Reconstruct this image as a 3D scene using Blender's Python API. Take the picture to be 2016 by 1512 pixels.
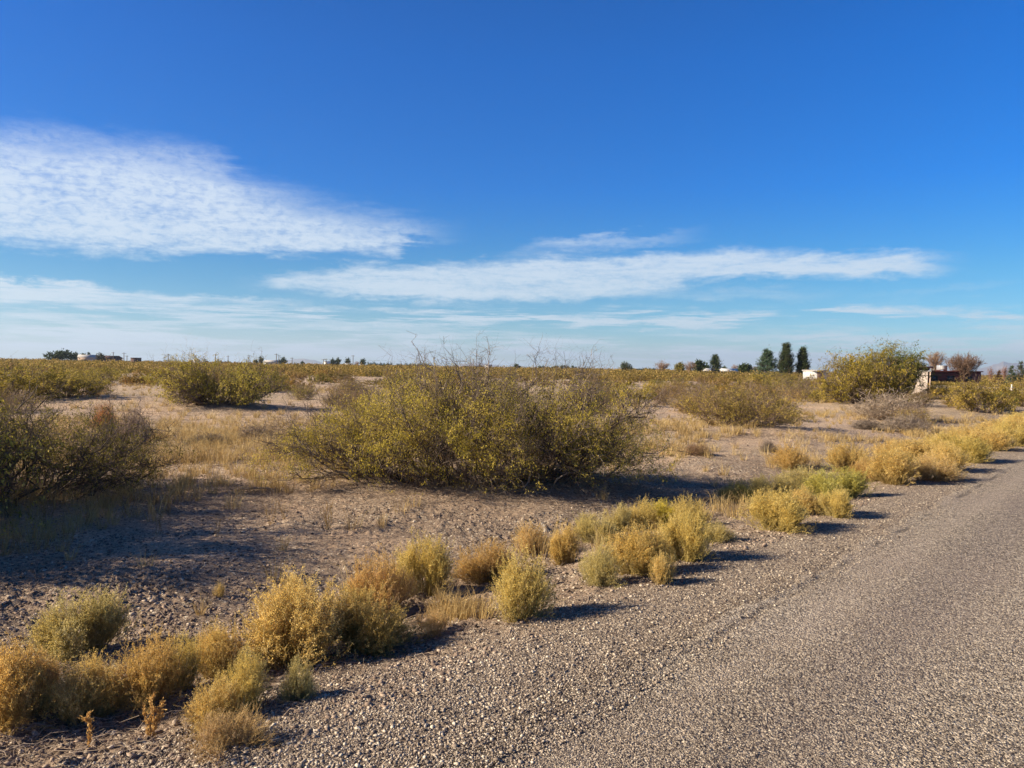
import bpy, math, random
import numpy as np
from mathutils import Vector, Matrix

for o in list(bpy.data.objects): bpy.data.objects.remove(o)
SC = bpy.context.scene
COL = SC.collection
R = math.radians

# ------------------------------------------------------------------ camera
EYE = 1.60
FPX = 1456.0                      # focal length in pixels of the 2016 px wide photograph
PITCH, ROLL = R(-1.31), R(0.95)
fwd = np.array([0, math.cos(PITCH), math.sin(PITCH)])
rgt0 = np.array([1.0, 0, 0]); up0 = np.cross(rgt0, fwd)
rgt = rgt0 * math.cos(ROLL) + up0 * math.sin(ROLL)
up = np.cross(rgt, fwd)
cam_d = bpy.data.cameras.new('camera'); cam = bpy.data.objects.new('camera', cam_d); COL.objects.link(cam)
cam_d.sensor_width = 36; cam_d.lens = FPX / 2016 * 36
cam_d.clip_start = 0.05; cam_d.clip_end = 80000
cam.matrix_world = Matrix(((rgt[0], up[0], -fwd[0], 0), (rgt[1], up[1], -fwd[1], 0), (rgt[2], up[2], -fwd[2], EYE), (0, 0, 0, 1)))
SC.camera = cam
SC.view_settings.view_transform = 'Standard'; SC.view_settings.look = 'None'
SC.view_settings.gamma = 1; SC.view_settings.use_curve_mapping = False
SC.view_settings.exposure = 1.1
SC.cycles.volume_bounces = 0
SC.cycles.transparent_max_bounces = 8

def ray(px, py):
    d = fwd + rgt * ((px - 1008) / FPX) + up * ((756 - py) / FPX)
    return d / np.linalg.norm(d)
def azel(px, py):
    d = ray(px, py)
    return math.atan2(d[0], d[1]), math.asin(d[2])

# ------------------------------------------------------------------ sun and sky
SUN_EL, SUN_AZ = R(25.5), R(263)       # azimuth clockwise from +Y: the sun stands left and just behind
sdir = Vector((math.sin(SUN_AZ) * math.cos(SUN_EL), math.cos(SUN_AZ) * math.cos(SUN_EL), math.sin(SUN_EL)))
sl = bpy.data.lights.new('sun', 'SUN'); sl.energy = 5.0; sl.angle = R(0.5); sl.color = (1.0, 0.86, 0.66)
so = bpy.data.objects.new('sun', sl); COL.objects.link(so)
so.rotation_euler = sdir.to_track_quat('Z', 'Y').to_euler()

class NT:                                     # tiny helper for writing shader maths
    def __init__(s, nt): s.nt = nt
    def n(s, t, **k):
        nd = s.nt.nodes.new(t)
        for a, b in k.items(): setattr(nd, a, b)
        return nd
    def put(s, sock, v):
        if isinstance(v, (int, float)): sock.default_value = v
        elif isinstance(v, (tuple, list)): sock.default_value = v
        else: s.nt.links.new(v, sock)
    def m(s, op, a, b=0.0, c=None, clamp=False):
        nd = s.n('ShaderNodeMath', operation=op, use_clamp=clamp)
        s.put(nd.inputs[0], a); s.put(nd.inputs[1], b)
        if c is not None: s.put(nd.inputs[2], c)
        return nd.outputs[0]
    def mapr(s, v, a, b, c=0.0, d=1.0, smooth=True):
        nd = s.n('ShaderNodeMapRange', interpolation_type='SMOOTHSTEP' if smooth else 'LINEAR')
        s.put(nd.inputs['Value'], v)
        for k, x in zip(('From Min', 'From Max', 'To Min', 'To Max'), (a, b, c, d)): s.put(nd.inputs[k], x)
        return nd.outputs[0]
    def noise(s, vec, scale, detail=4, rough=0.5, dist=0.0, col=False):
        nd = s.n('ShaderNodeTexNoise'); s.put(nd.inputs['Vector'], vec)
        nd.inputs['Scale'].default_value = scale; nd.inputs['Detail'].default_value = detail
        nd.inputs['Roughness'].default_value = rough; nd.inputs['Distortion'].default_value = dist
        return nd.outputs['Color' if col else 'Fac']
    def vor(s, vec, scale, out='Distance', feature='F1', rnd=1.0):
        nd = s.n('ShaderNodeTexVoronoi', feature=feature); s.put(nd.inputs['Vector'], vec)
        nd.inputs['Scale'].default_value = scale; nd.inputs['Randomness'].default_value = rnd
        return nd.outputs[out]
    def mapping(s, vec, scale=(1, 1, 1), rot=(0, 0, 0), loc=(0, 0, 0)):
        nd = s.n('ShaderNodeMapping'); s.put(nd.inputs[0], vec)
        nd.inputs['Scale'].default_value = scale; nd.inputs['Rotation'].default_value = rot; nd.inputs['Location'].default_value = loc
        return nd.outputs[0]
    def ramp(s, f, stops, interp='LINEAR'):
        nd = s.n('ShaderNodeValToRGB'); nd.color_ramp.interpolation = interp
        el = nd.color_ramp.elements
        while len(el) < len(stops): el.new(0.5)
        for e, (p, c) in zip(el, stops):
            e.position = p; e.color = tuple(c) + (1,) if len(c) == 3 else c
        s.put(nd.inputs[0], f); return nd.outputs[0]
    def mix(s, f, a, b, bt='MIX'):
        nd = s.n('ShaderNodeMix', data_type='RGBA', blend_type=bt)
        s.put(nd.inputs[0], f)
        for i, v in ((6, a), (7, b)):
            if isinstance(v, tuple) and len(v) == 3: v = v + (1,)
            s.put(nd.inputs[i], v)
        return nd.outputs[2]
    def fcurve(s, v, pts):
        nd = s.n('ShaderNodeFloatCurve'); s.put(nd.inputs['Value'], v)
        c = nd.mapping.curves[0]
        pts = sorted(pts)
        c.points[0].location = pts[0]; c.points[1].location = pts[-1]
        for p in pts[1:-1]: c.points.new(*p)
        for p in c.points: p.handle_type = 'AUTO_CLAMPED'
        nd.mapping.use_clip = False
        nd.mapping.update()
        return nd.outputs[0]

world = bpy.data.worlds.new('World'); SC.world = world; world.use_nodes = True
W = NT(world.node_tree); world.node_tree.nodes.clear()
tc = W.n('ShaderNodeTexCoord').outputs['Generated']
sep = W.n('ShaderNodeSeparateXYZ'); W.put(sep.inputs[0], tc)
dx, dy, dz = sep.outputs
az = W.m('ARCTAN2', dx, dy); el = W.m('ARCSINE', dz)
AZ0, AZ1, EL1 = -0.9, 0.9, 0.45
zc = W.m('MAXIMUM', dz, 0.0); den = W.m('ADD', zc, 0.045)
comb = W.n('ShaderNodeCombineXYZ'); W.put(comb.inputs[0], W.m('DIVIDE', dx, den)); W.put(comb.inputs[1], W.m('DIVIDE', dy, den)); comb.inputs[2].default_value = 3.7
plane = comb.outputs[0]                         # the direction projected on a high cloud layer
cae = W.n('ShaderNodeCombineXYZ'); W.put(cae.inputs[0], az); W.put(cae.inputs[1], el)
ae = cae.outputs[0]
# wisps: stretched along the cloud's drift
wn = W.noise(W.mapping(plane, (1.0, 1.0, 1)), 1.3, 5, 0.6)
wisp = W.noise(W.mapping(ae, (7, 30, 1), (0, 0, R(-9))), 1.6, 7, 0.62, 0.35)
wisp2 = W.noise(W.mapping(ae, (4, 42, 1), (0, 0, R(4)), (3, 1, 0)), 1.5, 6, 0.62, 0.5)
ripple = W.noise(W.mapping(ae, (34, 58, 1), (0, 0, R(-24))), 2.2, 5, 0.66, 0.5)
fine = W.noise(W.mapping(ae, (60, 120, 1), (0, 0, R(-20))), 1.5, 5, 0.7)
eld = W.m('ADD', el, W.m('MULTIPLY', W.m('SUBTRACT', wisp, 0.5), 0.052))
eld = W.m('ADD', eld, W.m('MULTIPLY', W.m('SUBTRACT', fine, 0.5), 0.014))
azn = W.m('DIVIDE', W.m('SUBTRACT', W.m('ADD', az, W.m('MULTIPLY', W.m('SUBTRACT', wisp2, 0.5), 0.10)), AZ0), AZ1 - AZ0)
def cloud(top, bot, soft_t, soft_b, amount, tex, lo, hi, ends=None, mn=0.30):
    def cv(pts):
        out = []
        for p in pts:
            a, e = azel(*p); out.append(((a - AZ0) / (AZ1 - AZ0), e / EL1))
        return W.m('MULTIPLY', W.fcurve(azn, out), EL1)
    t, b = cv(top), cv(bot)
    mt = W.mapr(W.m('SUBTRACT', t, eld), -soft_t * 0.3, soft_t)
    mb = W.mapr(W.m('SUBTRACT', eld, b), -soft_b * 0.3, soft_b)
    k = W.m('MULTIPLY', mt, mb)
    k = W.m('MULTIPLY', k, W.mapr(tex, lo, hi, mn, 1.0))
    if ends:
        a0, a1, a2, a3 = [azel(q, 600)[0] for q in ends]
        if a0 > -0.8: k = W.m('MULTIPLY', k, W.mapr(az, a0, a1))
        k = W.m('MULTIPLY', k, W.mapr(az, a2, a3, 1.0, 0.0))
    return W.m('MULTIPLY', k, amount)
fib = W.noise(W.mapping(ae, (9, 190, 1), (0, 0, R(-5))), 1.3, 7, 0.68, 0.6)
fib2 = W.noise(W.mapping(ae, (22, 150, 1), (0, 0, R(-24))), 1.3, 6, 0.68, 0.8)
texA = W.m('ADD', W.m('MULTIPLY', ripple, 0.42), W.m('ADD', W.m('MULTIPLY', wisp, 0.33), W.m('MULTIPLY', fib2, 0.25)))
texB = W.m('ADD', W.m('MULTIPLY', wisp2, 0.45), W.m('ADD', W.m('MULTIPLY', ripple, 0.25), W.m('MULTIPLY', fib2, 0.30)))
texV = W.m('ADD', W.m('MULTIPLY', wisp2, 0.6), W.m('MULTIPLY', fib, 0.4))
cl = [
 cloud([(-300, 262), (0, 244), (150, 255), (300, 270), (420, 300), (480, 342), (600, 378), (700, 405), (800, 426), (900, 446), (960, 456)],
       [(-300, 470), (0, 490), (120, 490), (170, 502), (300, 505), (500, 500), (640, 505), (760, 508), (820, 482), (900, 468), (960, 462)], 0.052, 0.016, 0.94, texA, 0.31, 0.57, (-900, -800, 800, 950)),
 cloud([(380, 548), (480, 552), (560, 534), (700, 520), (850, 512), (1000, 508), (1200, 500), (1400, 491), (1600, 493), (1800, 500), (1960, 520)],
       [(380, 556), (480, 566), (560, 572), (650, 584), (750, 594), (900, 597), (1100, 594), (1300, 574), (1400, 553), (1600, 550), (1800, 546), (1960, 524)], 0.016, 0.015, 0.90, texB, 0.28, 0.56, (430, 560, 1780, 1940)),
 cloud([(600, 570), (900, 560), (1300, 560), (1750, 575)], [(600, 590), (900, 598), (1300, 592), (1750, 592)], 0.014, 0.010, 0.40, wisp2, 0.35, 0.6, (500, 760, 1500, 1760)),
 cloud([(940, 510), (1000, 494), (1100, 470), (1200, 459), (1330, 456), (1450, 462)],
       [(940, 514), (1000, 508), (1100, 502), (1200, 492), (1330, 474), (1450, 464)], 0.012, 0.014, 0.58, wisp2, 0.25, 0.6, (950, 1060, 1290, 1440)),
 cloud([(-300, 540), (0, 549), (120, 556), (250, 568), (400, 580), (620, 590), (700, 597)],
       [(-300, 600), (0, 606), (120, 606), (250, 610), (400, 614), (620, 606), (700, 600)], 0.007, 0.014, 0.96, texV, 0.38, 0.54, (-900, -800, 420, 680)),
 cloud([(-300, 590), (0, 602), (300, 612), (600, 628), (900, 642), (1200, 655), (1500, 648), (1800, 640), (2300, 640)],
       [(-300, 760), (1000, 760), (2300, 760)], 0.022, 0.01, 1.0, texV, 0.43, 0.56, None, 0.10),
 cloud([(600, 600), (1000, 602), (1400, 610), (1700, 600), (2300, 592)], [(600, 640), (1000, 650), (1400, 650), (1700, 640), (2300, 640)], 0.014, 0.012, 0.9, texV, 0.45, 0.56, None, 0.0),
 cloud([(1500, 612), (1700, 590), (1850, 568), (2000, 545), (2100, 530)], [(1500, 618), (1700, 602), (1850, 584), (2000, 562), (2100, 545)], 0.010, 0.010, 0.30, wisp2, 0.36, 0.56, (1620, 1760, 1930, 2050)),
 cloud([(-300, 620), (0, 632), (500, 646), (900, 672), (1300, 684), (2300, 690)], [(-300, 780), (1000, 780), (2300, 780)], 0.03, 0.01, 0.26, wisp2, 0.1, 0.5, None),
]
inv = 1.0
for c in cl: inv = W.m('MULTIPLY', inv, W.m('SUBTRACT', 1.0, c))
# a few tiny cumulus puffs low on the horizon
for (px, py, rx, ry, am) in ((1024, 694, 16, 5, .75), (1060, 700, 24, 4, .35), (1162, 701, 20, 4, .3), (1328, 701, 10, 4, .7), (1376, 703, 14, 3, .45), (1480, 705, 9, 3, .4), (1187, 699, 12, 3, .4)):
    a0, e0 = azel(px, py)
    q1 = W.m('POWER', W.m('DIVIDE', W.m('SUBTRACT', az, a0), rx / FPX), 2.0)
    q2 = W.m('POWER', W.m('DIVIDE', W.m('SUBTRACT', W.m('ADD', el, W.m('MULTIPLY', W.m('SUBTRACT', fine, .5), .006)), e0), ry / FPX), 2.0)
    inv = W.m('MULTIPLY', inv, W.m('SUBTRACT', 1.0, W.m('MULTIPLY', W.mapr(W.m('ADD', q1, q2), 0.1, 1.3, 1, 0), am)))
cmask = W.m('SUBTRACT', 1.0, inv)
cmask = W.m('MULTIPLY', cmask, W.mapr(dy, 0.05, 0.3))
sky = W.n('ShaderNodeTexSky', sky_type='NISHITA', sun_disc=False)
sky.sun_elevation = SUN_EL; sky.sun_rotation = SUN_AZ; sky.altitude = 1300; sky.air_density = 1.0; sky.dust_density = 0.25; sky.ozone_density = 3.0
hsv = W.n('ShaderNodeHueSaturation'); hsv.inputs['Hue'].default_value = 0.490; hsv.inputs['Saturation'].default_value = 1.28; hsv.inputs['Value'].default_value = 1.0
W.put(hsv.inputs['Color'], W.mix(1.0, sky.outputs[0], W.ramp(W.mapr(az, -2.2, 0.5), [(0, (.55, .55, .55)), (.55, (.82, .82, .84)), (1, (1.02, 1.02, 1.02))]), 'MULTIPLY'))
skyc = W.mix(1.0, hsv.outputs[0], W.ramp(W.mapr(el, 0.0, 1.1, smooth=False), [(0, (0.74, 0.92, 1.06)), (0.11, (0.46, 0.90, 1.14)), (0.21, (0.10, 0.82, 1.46)), (0.35, (0.0, 0.84, 1.58)), (0.5, (0.0, 0.78, 1.46)), (1, (0.02, 0.42, 0.75))]), 'MULTIPLY')
CLOUD = W.mix(W.mapr(el, 0.0, 0.22), (5.7, 6.9, 7.8), (6.1, 7.1, 8.4))
final = W.mix(cmask, skyc, CLOUD)
bg = W.n('ShaderNodeBackground'); W.put(bg.inputs[0], final); bg.inputs[1].default_value = 0.0525
wo = W.n('ShaderNodeOutputWorld'); W.nt.links.new(bg.outputs[0], wo.inputs[0])

# ------------------------------------------------------------------ noise and terrain
def hash2(ix, iy, seed):
    h = (ix.astype(np.int64) * 374761393 + iy.astype(np.int64) * 668265263 + seed * 1442695041) & 0xFFFFFFFF
    h = ((h ^ (h >> 13)) * 1274126177) & 0xFFFFFFFF
    h = ((h ^ (h >> 16)) * 2246822519) & 0xFFFFFFFF
    return ((h ^ (h >> 15)) & 0xFFFFFF) / float(0xFFFFFF)
def vnoise(x, y, seed=0):
    x = np.asarray(x, float); y = np.asarray(y, float)
    ix, iy = np.floor(x), np.floor(y); fx, fy = x - ix, y - iy
    fx = fx * fx * fx * (fx * (fx * 6 - 15) + 10); fy = fy * fy * fy * (fy * (fy * 6 - 15) + 10)
    a, b, c, d = hash2(ix, iy, seed), hash2(ix + 1, iy, seed), hash2(ix, iy + 1, seed), hash2(ix + 1, iy + 1, seed)
    return (a + (b - a) * fx) * (1 - fy) + (c + (d - c) * fx) * fy - 0.5
def fbm(x, y, freq, octv, gain=0.5, seed=0):
    t = 0; a = 1.0
    for k in range(octv):
        ca, sa = math.cos(k * 1.1 + .4), math.sin(k * 1.1 + .4)
        t = t + a * vnoise((x * ca - y * sa) * freq, (x * sa + y * ca) * freq, seed + k * 7); freq *= 2.03; a *= gain
    return t
def sst(v, a, b):
    t = np.clip((v - a) / (b - a), 0, 1); return t * t * (3 - 2 * t)
RD = R(41.5)
rd = np.array([math.sin(RD), math.cos(RD)]); rn = np.array([-math.cos(RD), math.sin(RD)])
RP = np.array([-0.217, 2.93])
def across(x, y): return (x - RP[0]) * rn[0] + (y - RP[1]) * rn[1]      # metres from the road's edge, positive on the desert side
def along(x, y): return (x - RP[0]) * rd[0] + (y - RP[1]) * rd[1]
ROADW = 6.6
MOUNDS = []       # x, y, rx, ry, height
def desert_mask(s): return np.maximum(sst(s, 0.15, 1.5), sst(-s, ROADW + .3, ROADW + 1.6))
def macro(x, y):
    x = np.asarray(x, float); y = np.asarray(y, float)
    s = across(x, y); d = desert_mask(s); r = np.hypot(x, y)
    z = -0.20 * np.maximum(sst(s, .3, 2.6), sst(-s, ROADW + .3, ROADW + 2)) + d * (fbm(x, y, 0.16, 3, .5, 3) * (0.16 + 0.0012 * np.minimum(r, 400)) + fbm(x, y, 0.012, 2, .5, 9) * 0.9 * sst(r, 60, 400))
    z = z - 0.05 * np.exp(-((s - 2.6) / 1.2) ** 2)
    for (mx, my, rx, ry, h) in MOUNDS:
        z = z + h * np.exp(-(((x - mx) / rx) ** 2 + ((y - my) / ry) ** 2))
    return z
def micro(x, y):
    s = across(x, y); d = np.maximum(sst(s, 0.5, 1.6), sst(-s, ROADW + .3, ROADW + 1.6))
    lump = fbm(x, y, 1.6, 2, .5, 21) * .05
    rough = fbm(x, y, 9.0, 4, .68, 41); cl = fbm(x, y, .55, 2, .5, 77)
    am = (0.010 + 0.024 * sst(cl, -.10, .35)) * (1 - .45 * sst(s, 3.5, 7))
    return d * (lump + (np.abs(rough) * 1.7 - .3) * am) + (1 - d) * fbm(x, y, 7, 3, .6, 51) * .008
def ground(x, y): return macro(x, y) + micro(x, y)
GT_ = 0.8 * 1.006 ** np.arange(1100)
def gpoint(px, py):
    d = ray(px, py); P = np.array([0, 0, EYE]) + d[None] * GT_[:, None]
    df = P[:, 2] - macro(P[:, 0], P[:, 1]); i = int(np.argmax(df < 0)) if (df < 0).any() else len(df) - 1
    i = max(i, 1); w = df[i - 1] / (df[i - 1] - df[i])
    return P[i - 1] + (P[i] - P[i - 1]) * w
def at_depth(px, depth):                       # point below horizon column px at a distance
    x = 0.0
    for _ in range(4):
        py = 723 + (px - 1008) * 0.0166; d = ray(px, py); x = d[0] / d[1] * depth
    return x, depth
def z_of(px, py, depth):
    d = ray(px, py); return EYE + d[2] / d[1] * depth

# ------------------------------------------------------------------ materials
def mat(name, rough=0.9, spec=0.2):
    m = bpy.data.materials.new(name); m.use_nodes = True
    b = m.node_tree.nodes['Principled BSDF']; b.inputs['Roughness'].default_value = rough
    b.inputs['Specular IOR Level'].default_value = spec
    return m, NT(m.node_tree), b
def plain(name, c, rough=0.8, var=0.15, sc=3.0, spec=0.2, metal=0):
    m, N, b = mat(name, rough, spec); b.inputs['Metallic'].default_value = metal
    g = N.n('ShaderNodeTexCoord').outputs['Object']
    f = N.noise(g, sc, 6, .6)
    N.put(b.inputs['Base Color'], N.mix(f, tuple(v * (1 - var) for v in c), tuple(min(1, v * (1 + var)) for v in c)))
    return m
def geo_pos(N): return N.n('ShaderNodeNewGeometry').outputs['Position']
def bump(N, b, h, strength, dist):
    bn = N.n('ShaderNodeBump'); bn.inputs['Strength'].default_value = strength; bn.inputs['Distance'].default_value = dist
    N.put(bn.inputs['Height'], h); N.nt.links.new(bn.outputs[0], b.inputs['Normal'])
def stones(N, P):
    """chip stones: colour per cell and a rounded height"""
    c1 = N.vor(P, 95, 'Color'); d1 = N.vor(P, 95, 'Distance')
    c2 = N.vor(P, 48, 'Color'); d2 = N.vor(P, 48, 'Distance')
    s1 = N.n('ShaderNodeSeparateColor'); N.put(s1.inputs[0], c1)
    s2 = N.n('ShaderNodeSeparateColor'); N.put(s2.inputs[0], c2)
    return s1.outputs, d1, s2.outputs, d2
STONE = [(0.0, (.030, .023, .020)), (.22, (.085, .066, .054)), (.45, (.23, .185, .142)), (.65, (.42, .34, .25)), (.85, (.62, .52, .39)), (1, (.84, .74, .58))]
def m_ground():
    m, N, b = mat('desert_soil', 0.95, 0.1)
    P = geo_pos(N)
    sp = N.n('ShaderNodeSeparateXYZ'); N.put(sp.inputs[0], P)
    s = N.m('ADD', N.m('MULTIPLY', N.m('SUBTRACT', sp.outputs[0], float(RP[0])), float(rn[0])), N.m('MULTIPLY', N.m('SUBTRACT', sp.outputs[1], float(RP[1])), float(rn[1])))
    s = N.m('ADD', s, N.m('MULTIPLY', N.m('SUBTRACT', N.noise(P, 1.1, 4, .6), .5), 1.1))
    gr = N.mapr(s, 0.35, 1.35, 1, 0)
    n1 = N.noise(P, .35, 5, .55); n2 = N.noise(P, 3.1, 6, .65); n3 = N.noise(P, 34, 5, .7); n4 = N.noise(P, .07, 3, .5)
    soil = N.ramp(n2, [(.25, (.28, .204, .145)), (.48, (.47, .345, .240)), (.75, (.64, .478, .338))])
    soil = N.mix(N.mapr(n1, .35, .68), soil, (.66, .465, .315))
    soil = N.mix(N.m('MULTIPLY', N.mapr(n3, .42, .62), .5), soil, (.17, .12, .095))
    soil = N.mix(N.m('MULTIPLY', N.mapr(n4, .45, .6), .35), soil, (.50, .38, .21))
    soil = N.mix(N.m('MULTIPLY', N.mapr(N.m('ADD', s, N.m('MULTIPLY', N.m('SUBTRACT', n1, .5), 6.0)), 3.0, 6.5, 1, 0), .72), soil, N.ramp(n2, [(.25, (.125, .093, .070)), (.5, (.225, .166, .122)), (.75, (.345, .258, .186))]))
    (r1, g1, b1), d1, (r2, g2, b2), d2 = stones(N, P)
    peb = N.m('GREATER_THAN', N.m('ADD', r2, N.m('MULTIPLY', N.m('SUBTRACT', N.noise(P, .9, 4, .6), .5), 1.3)), .72)
    soil = N.mix(N.m('MULTIPLY', peb, .75), soil, N.ramp(g2, STONE))
    gravel = N.ramp(N.m('ADD', N.m('MULTIPLY', r1, .6), N.m('MULTIPLY', r2, .4)), STONE)
    gravel = N.mix(N.m('MULTIPLY', N.noise(P, 1.7, 4, .6), .45), gravel, (.36, .26, .19))
    N.put(b.inputs['Base Color'], N.mix(gr, soil, gravel))
    h = N.m('ADD', N.m('MULTIPLY', n3, .035), N.m('MULTIPLY', N.m('MULTIPLY', d2, -.014), N.m('ADD', peb, gr)))
    h = N.m('ADD', h, N.m('MULTIPLY', N.noise(P, 120, 4, .75), .012))
    bump(N, b, h, 0.9, 1.0)
    return m
def m_road():
    m, N, b = mat('chip_seal', 0.9, 0.15)
    P = geo_pos(N)
    sp = N.n('ShaderNodeSeparateXYZ'); N.put(sp.inputs[0], P)
    s = N.m('ADD', N.m('MULTIPLY', N.m('SUBTRACT', sp.outputs[0], float(RP[0])), float(rn[0])), N.m('MULTIPLY', N.m('SUBTRACT', sp.outputs[1], float(RP[1])), float(rn[1])))
    sw = N.m('ADD', s, N.m('MULTIPLY', N.m('SUBTRACT', N.noise(P, .8, 3, .5), .5), .12))
    (r1, g1, b1), d1, (r2, g2, b2), d2 = stones(N, P)
    c = N.ramp(r1, [(p, tuple(v * .92 for v in q)) for p, q in STONE])
    c = N.mix(.5, c, N.ramp(g2, [(0, (.05, .04, .036)), (.5, (.27, .22, .165)), (1, (.62, .52, .40))]))
    big = N.noise(P, .5, 4, .6)
    c = N.mix(N.m('MULTIPLY', N.mapr(big, .35, .7), .30), c, (.33, .255, .205))
    # wheel-worn lanes, the dark broken edge crack and a paler dusty strip
    crack = N.m('MULTIPLY', N.mapr(N.m('ABSOLUTE', N.m('ADD', sw, .15)), .010, .055, 1, 0), N.mapr(N.noise(P, 1.3, 4, .7), .44, .62))
    c = N.mix(N.m('MULTIPLY', crack, .55), c, (.035, .03, .03))
    pale = N.m('MULTIPLY', N.mapr(N.m('ABSOLUTE', N.m('ADD', sw, .46)), .03, .16, 1, 0), .2)
    c = N.mix(pale, c, (.42, .34, .27))
    lane = N.m('MULTIPLY', N.mapr(N.m('ABSOLUTE', N.m('ADD', sw, .95)), .1, .42, 1, 0), .24)
    c = N.mix(lane, c, (.13, .10, .10))
    lane2 = N.m('MULTIPLY', N.mapr(N.m('ABSOLUTE', N.m('ADD', sw, 2.7)), .1, .5, 1, 0), .32)
    c = N.mix(lane2, c, (.14, .11, .10))
    N.put(b.inputs['Base Color'], c)
    h = N.m('ADD', N.m('MULTIPLY', d1, -.010), N.m('MULTIPLY', d2, -.010))
    h = N.m('SUBTRACT', h, N.m('MULTIPLY', crack, .012))
    h = N.m('ADD', h, N.m('MULTIPLY', N.m('MULTIPLY', r1, r2), .008))
    bump(N, b, h, 0.9, 1.0)
    return m
def leafy(name, stops, trans=0.35, clump=1.4, use_color=True, rough=0.75):
    m, N, b = mat(name, rough, 0.15)
    isl = N.n('ShaderNodeNewGeometry').outputs['Random Per Island']
    g = N.n('ShaderNodeTexCoord').outputs['Object']
    f = N.m('ADD', N.m('MULTIPLY', isl, .50), N.m('MULTIPLY', N.noise(g, clump, 4, .65), 1.5))
    f = N.m('SUBTRACT', f, .48)
    c = N.ramp(f, stops)
    if use_color:
        oc = N.n('ShaderNodeObjectInfo').outputs['Color']
        c = N.mix(1.0, c, oc, 'MULTIPLY')
    N.put(b.inputs['Base Color'], c)
    tr = N.n('ShaderNodeBsdfTranslucent'); N.put(tr.inputs[0], c)
    mx = N.n('ShaderNodeMixShader'); mx.inputs[0].default_value = trans
    N.nt.links.new(b.outputs[0], mx.inputs[1]); N.nt.links.new(tr.outputs[0], mx.inputs[2])
    out = [n for n in N.nt.nodes if n.type == 'OUTPUT_MATERIAL'][0]
    N.nt.links.new(mx.outputs[0], out.inputs[0])
    return m
M = {}
M['ground'] = m_ground(); M['road'] = m_road()
M['mesq'] = leafy('mesquite_leaves', [(0, (.055, .056, .013)), (.25, (.17, .15, .024)), (.48, (.36, .29, .048)), (.72, (.64, .49, .090)), (1, (.82, .64, .24))], .42, 1.3)
M['bark'] = leafy('mesquite_bark', [(0, (.05, .036, .03)), (.5, (.16, .115, .09)), (1, (.40, .31, .24))], 0.0, 2.5)
M['twig'] = leafy('reddish_twigs', [(0, (.12, .075, .055)), (.5, (.21, .14, .10)), (1, (.36, .28, .22))], 0.0, 2.5)
M['head'] = leafy('flower_heads', [(0, (.56, .39, .10)), (.35, (.80, .59, .16)), (.65, (.92, .73, .27)), (1, (.95, .84, .50))], .45, 3.0)
M['stem'] = leafy('snakeweed_stems', [(0, (.30, .22, .08)), (.5, (.52, .40, .15)), (1, (.72, .58, .30))], .35, 3.5)
M['grass'] = leafy('dry_grass', [(0, (.26, .17, .075)), (.45, (.46, .32, .13)), (.8, (.60, .46, .22)), (1, (.70, .60, .40))], .3, .8)
M['grey'] = leafy('grey_brush', [(0, (.20, .16, .13)), (.5, (.42, .34, .27)), (1, (.66, .56, .44))], .2, 1.6)
M['pine'] = leafy('pine_needles', [(0, (.022, .040, .016)), (.5, (.050, .075, .028)), (1, (.115, .135, .045))], .15, .8)
M['tree'] = leafy('tree_leaves', [(0, (.09, .085, .020)), (.4, (.24, .20, .040)), (.7, (.48, .37, .065)), (1, (.66, .50, .11))], .35, .7)
M['peb'] = None
def m_pebble():
    m, N, b = mat('loose_stone', .85, .2)
    isl = N.n('ShaderNodeNewGeometry').outputs['Random Per Island']
    c = N.ramp(isl, [(p, q) for p, q in [(0, (.04, .032, .028)), (.25, (.13, .10, .082)), (.55, (.30, .24, .18)), (.8, (.50, .41, .31)), (1, (.74, .65, .50))]])
    c = N.mix(N.m('MULTIPLY', N.noise(geo_pos(N), 160, 4, .6), .35), c, (.2, .15, .12))
    N.put(b.inputs['Base Color'], c); return m
M['peb'] = m_pebble()
def m_clod():
    m, N, b = mat('soil_clod', .95, .1)
    isl = N.n('ShaderNodeNewGeometry').outputs['Random Per Island']
    c = N.ramp(isl, [(0, (.09, .068, .055)), (.4, (.21, .155, .12)), (.8, (.38, .285, .21)), (1, (.64, .54, .42))])
    c = N.mix(N.m('MULTIPLY', N.noise(geo_pos(N), 120, 4, .6), .4), c, (.2, .145, .11))
    N.put(b.inputs['Base Color'], c); return m
M['clod'] = m_clod()
def m_mountain():
    m, N, b = mat('mountain_rock', .95, .1)
    f = N.noise(geo_pos(N), .004, 8, .6)
    N.put(b.inputs['Base Color'], N.ramp(f, [(.3, (.13, .11, .10)), (.7, (.30, .25, .21))])); return m
M['mountain'] = m_mountain()
M['red'] = plain('red_stucco', (.17, .050, .042), .85, .22, .8)
M['white'] = plain('white_paint', (.60, .60, .58), .7, .08, .7)
M['beige'] = plain('beige_stucco', (.66, .56, .46), .85, .10, 1.3)
M['greyroof'] = plain('grey_roof', (.40, .38, .36), .8, .12, 1.0)
M['brown'] = plain('brown_roof', (.10, .06, .05), .85, .2, 1.0)
M['tan'] = plain('tan_wall', (.48, .36, .27), .85, .1, 1.0)
M['glass'] = plain('window_glass', (.03, .04, .05), .12, .1, 1.0, .5)
M['metal'] = plain('galvanised_metal', (.55, .56, .57), .45, .1, 2.0, .5, .6)
M['wood'] = plain('weathered_wood', (.16, .125, .10), .9, .25, 2.0)
M['dark'] = plain('dark_paint', (.06, .045, .04), .6, .2, 2.0)

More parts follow.
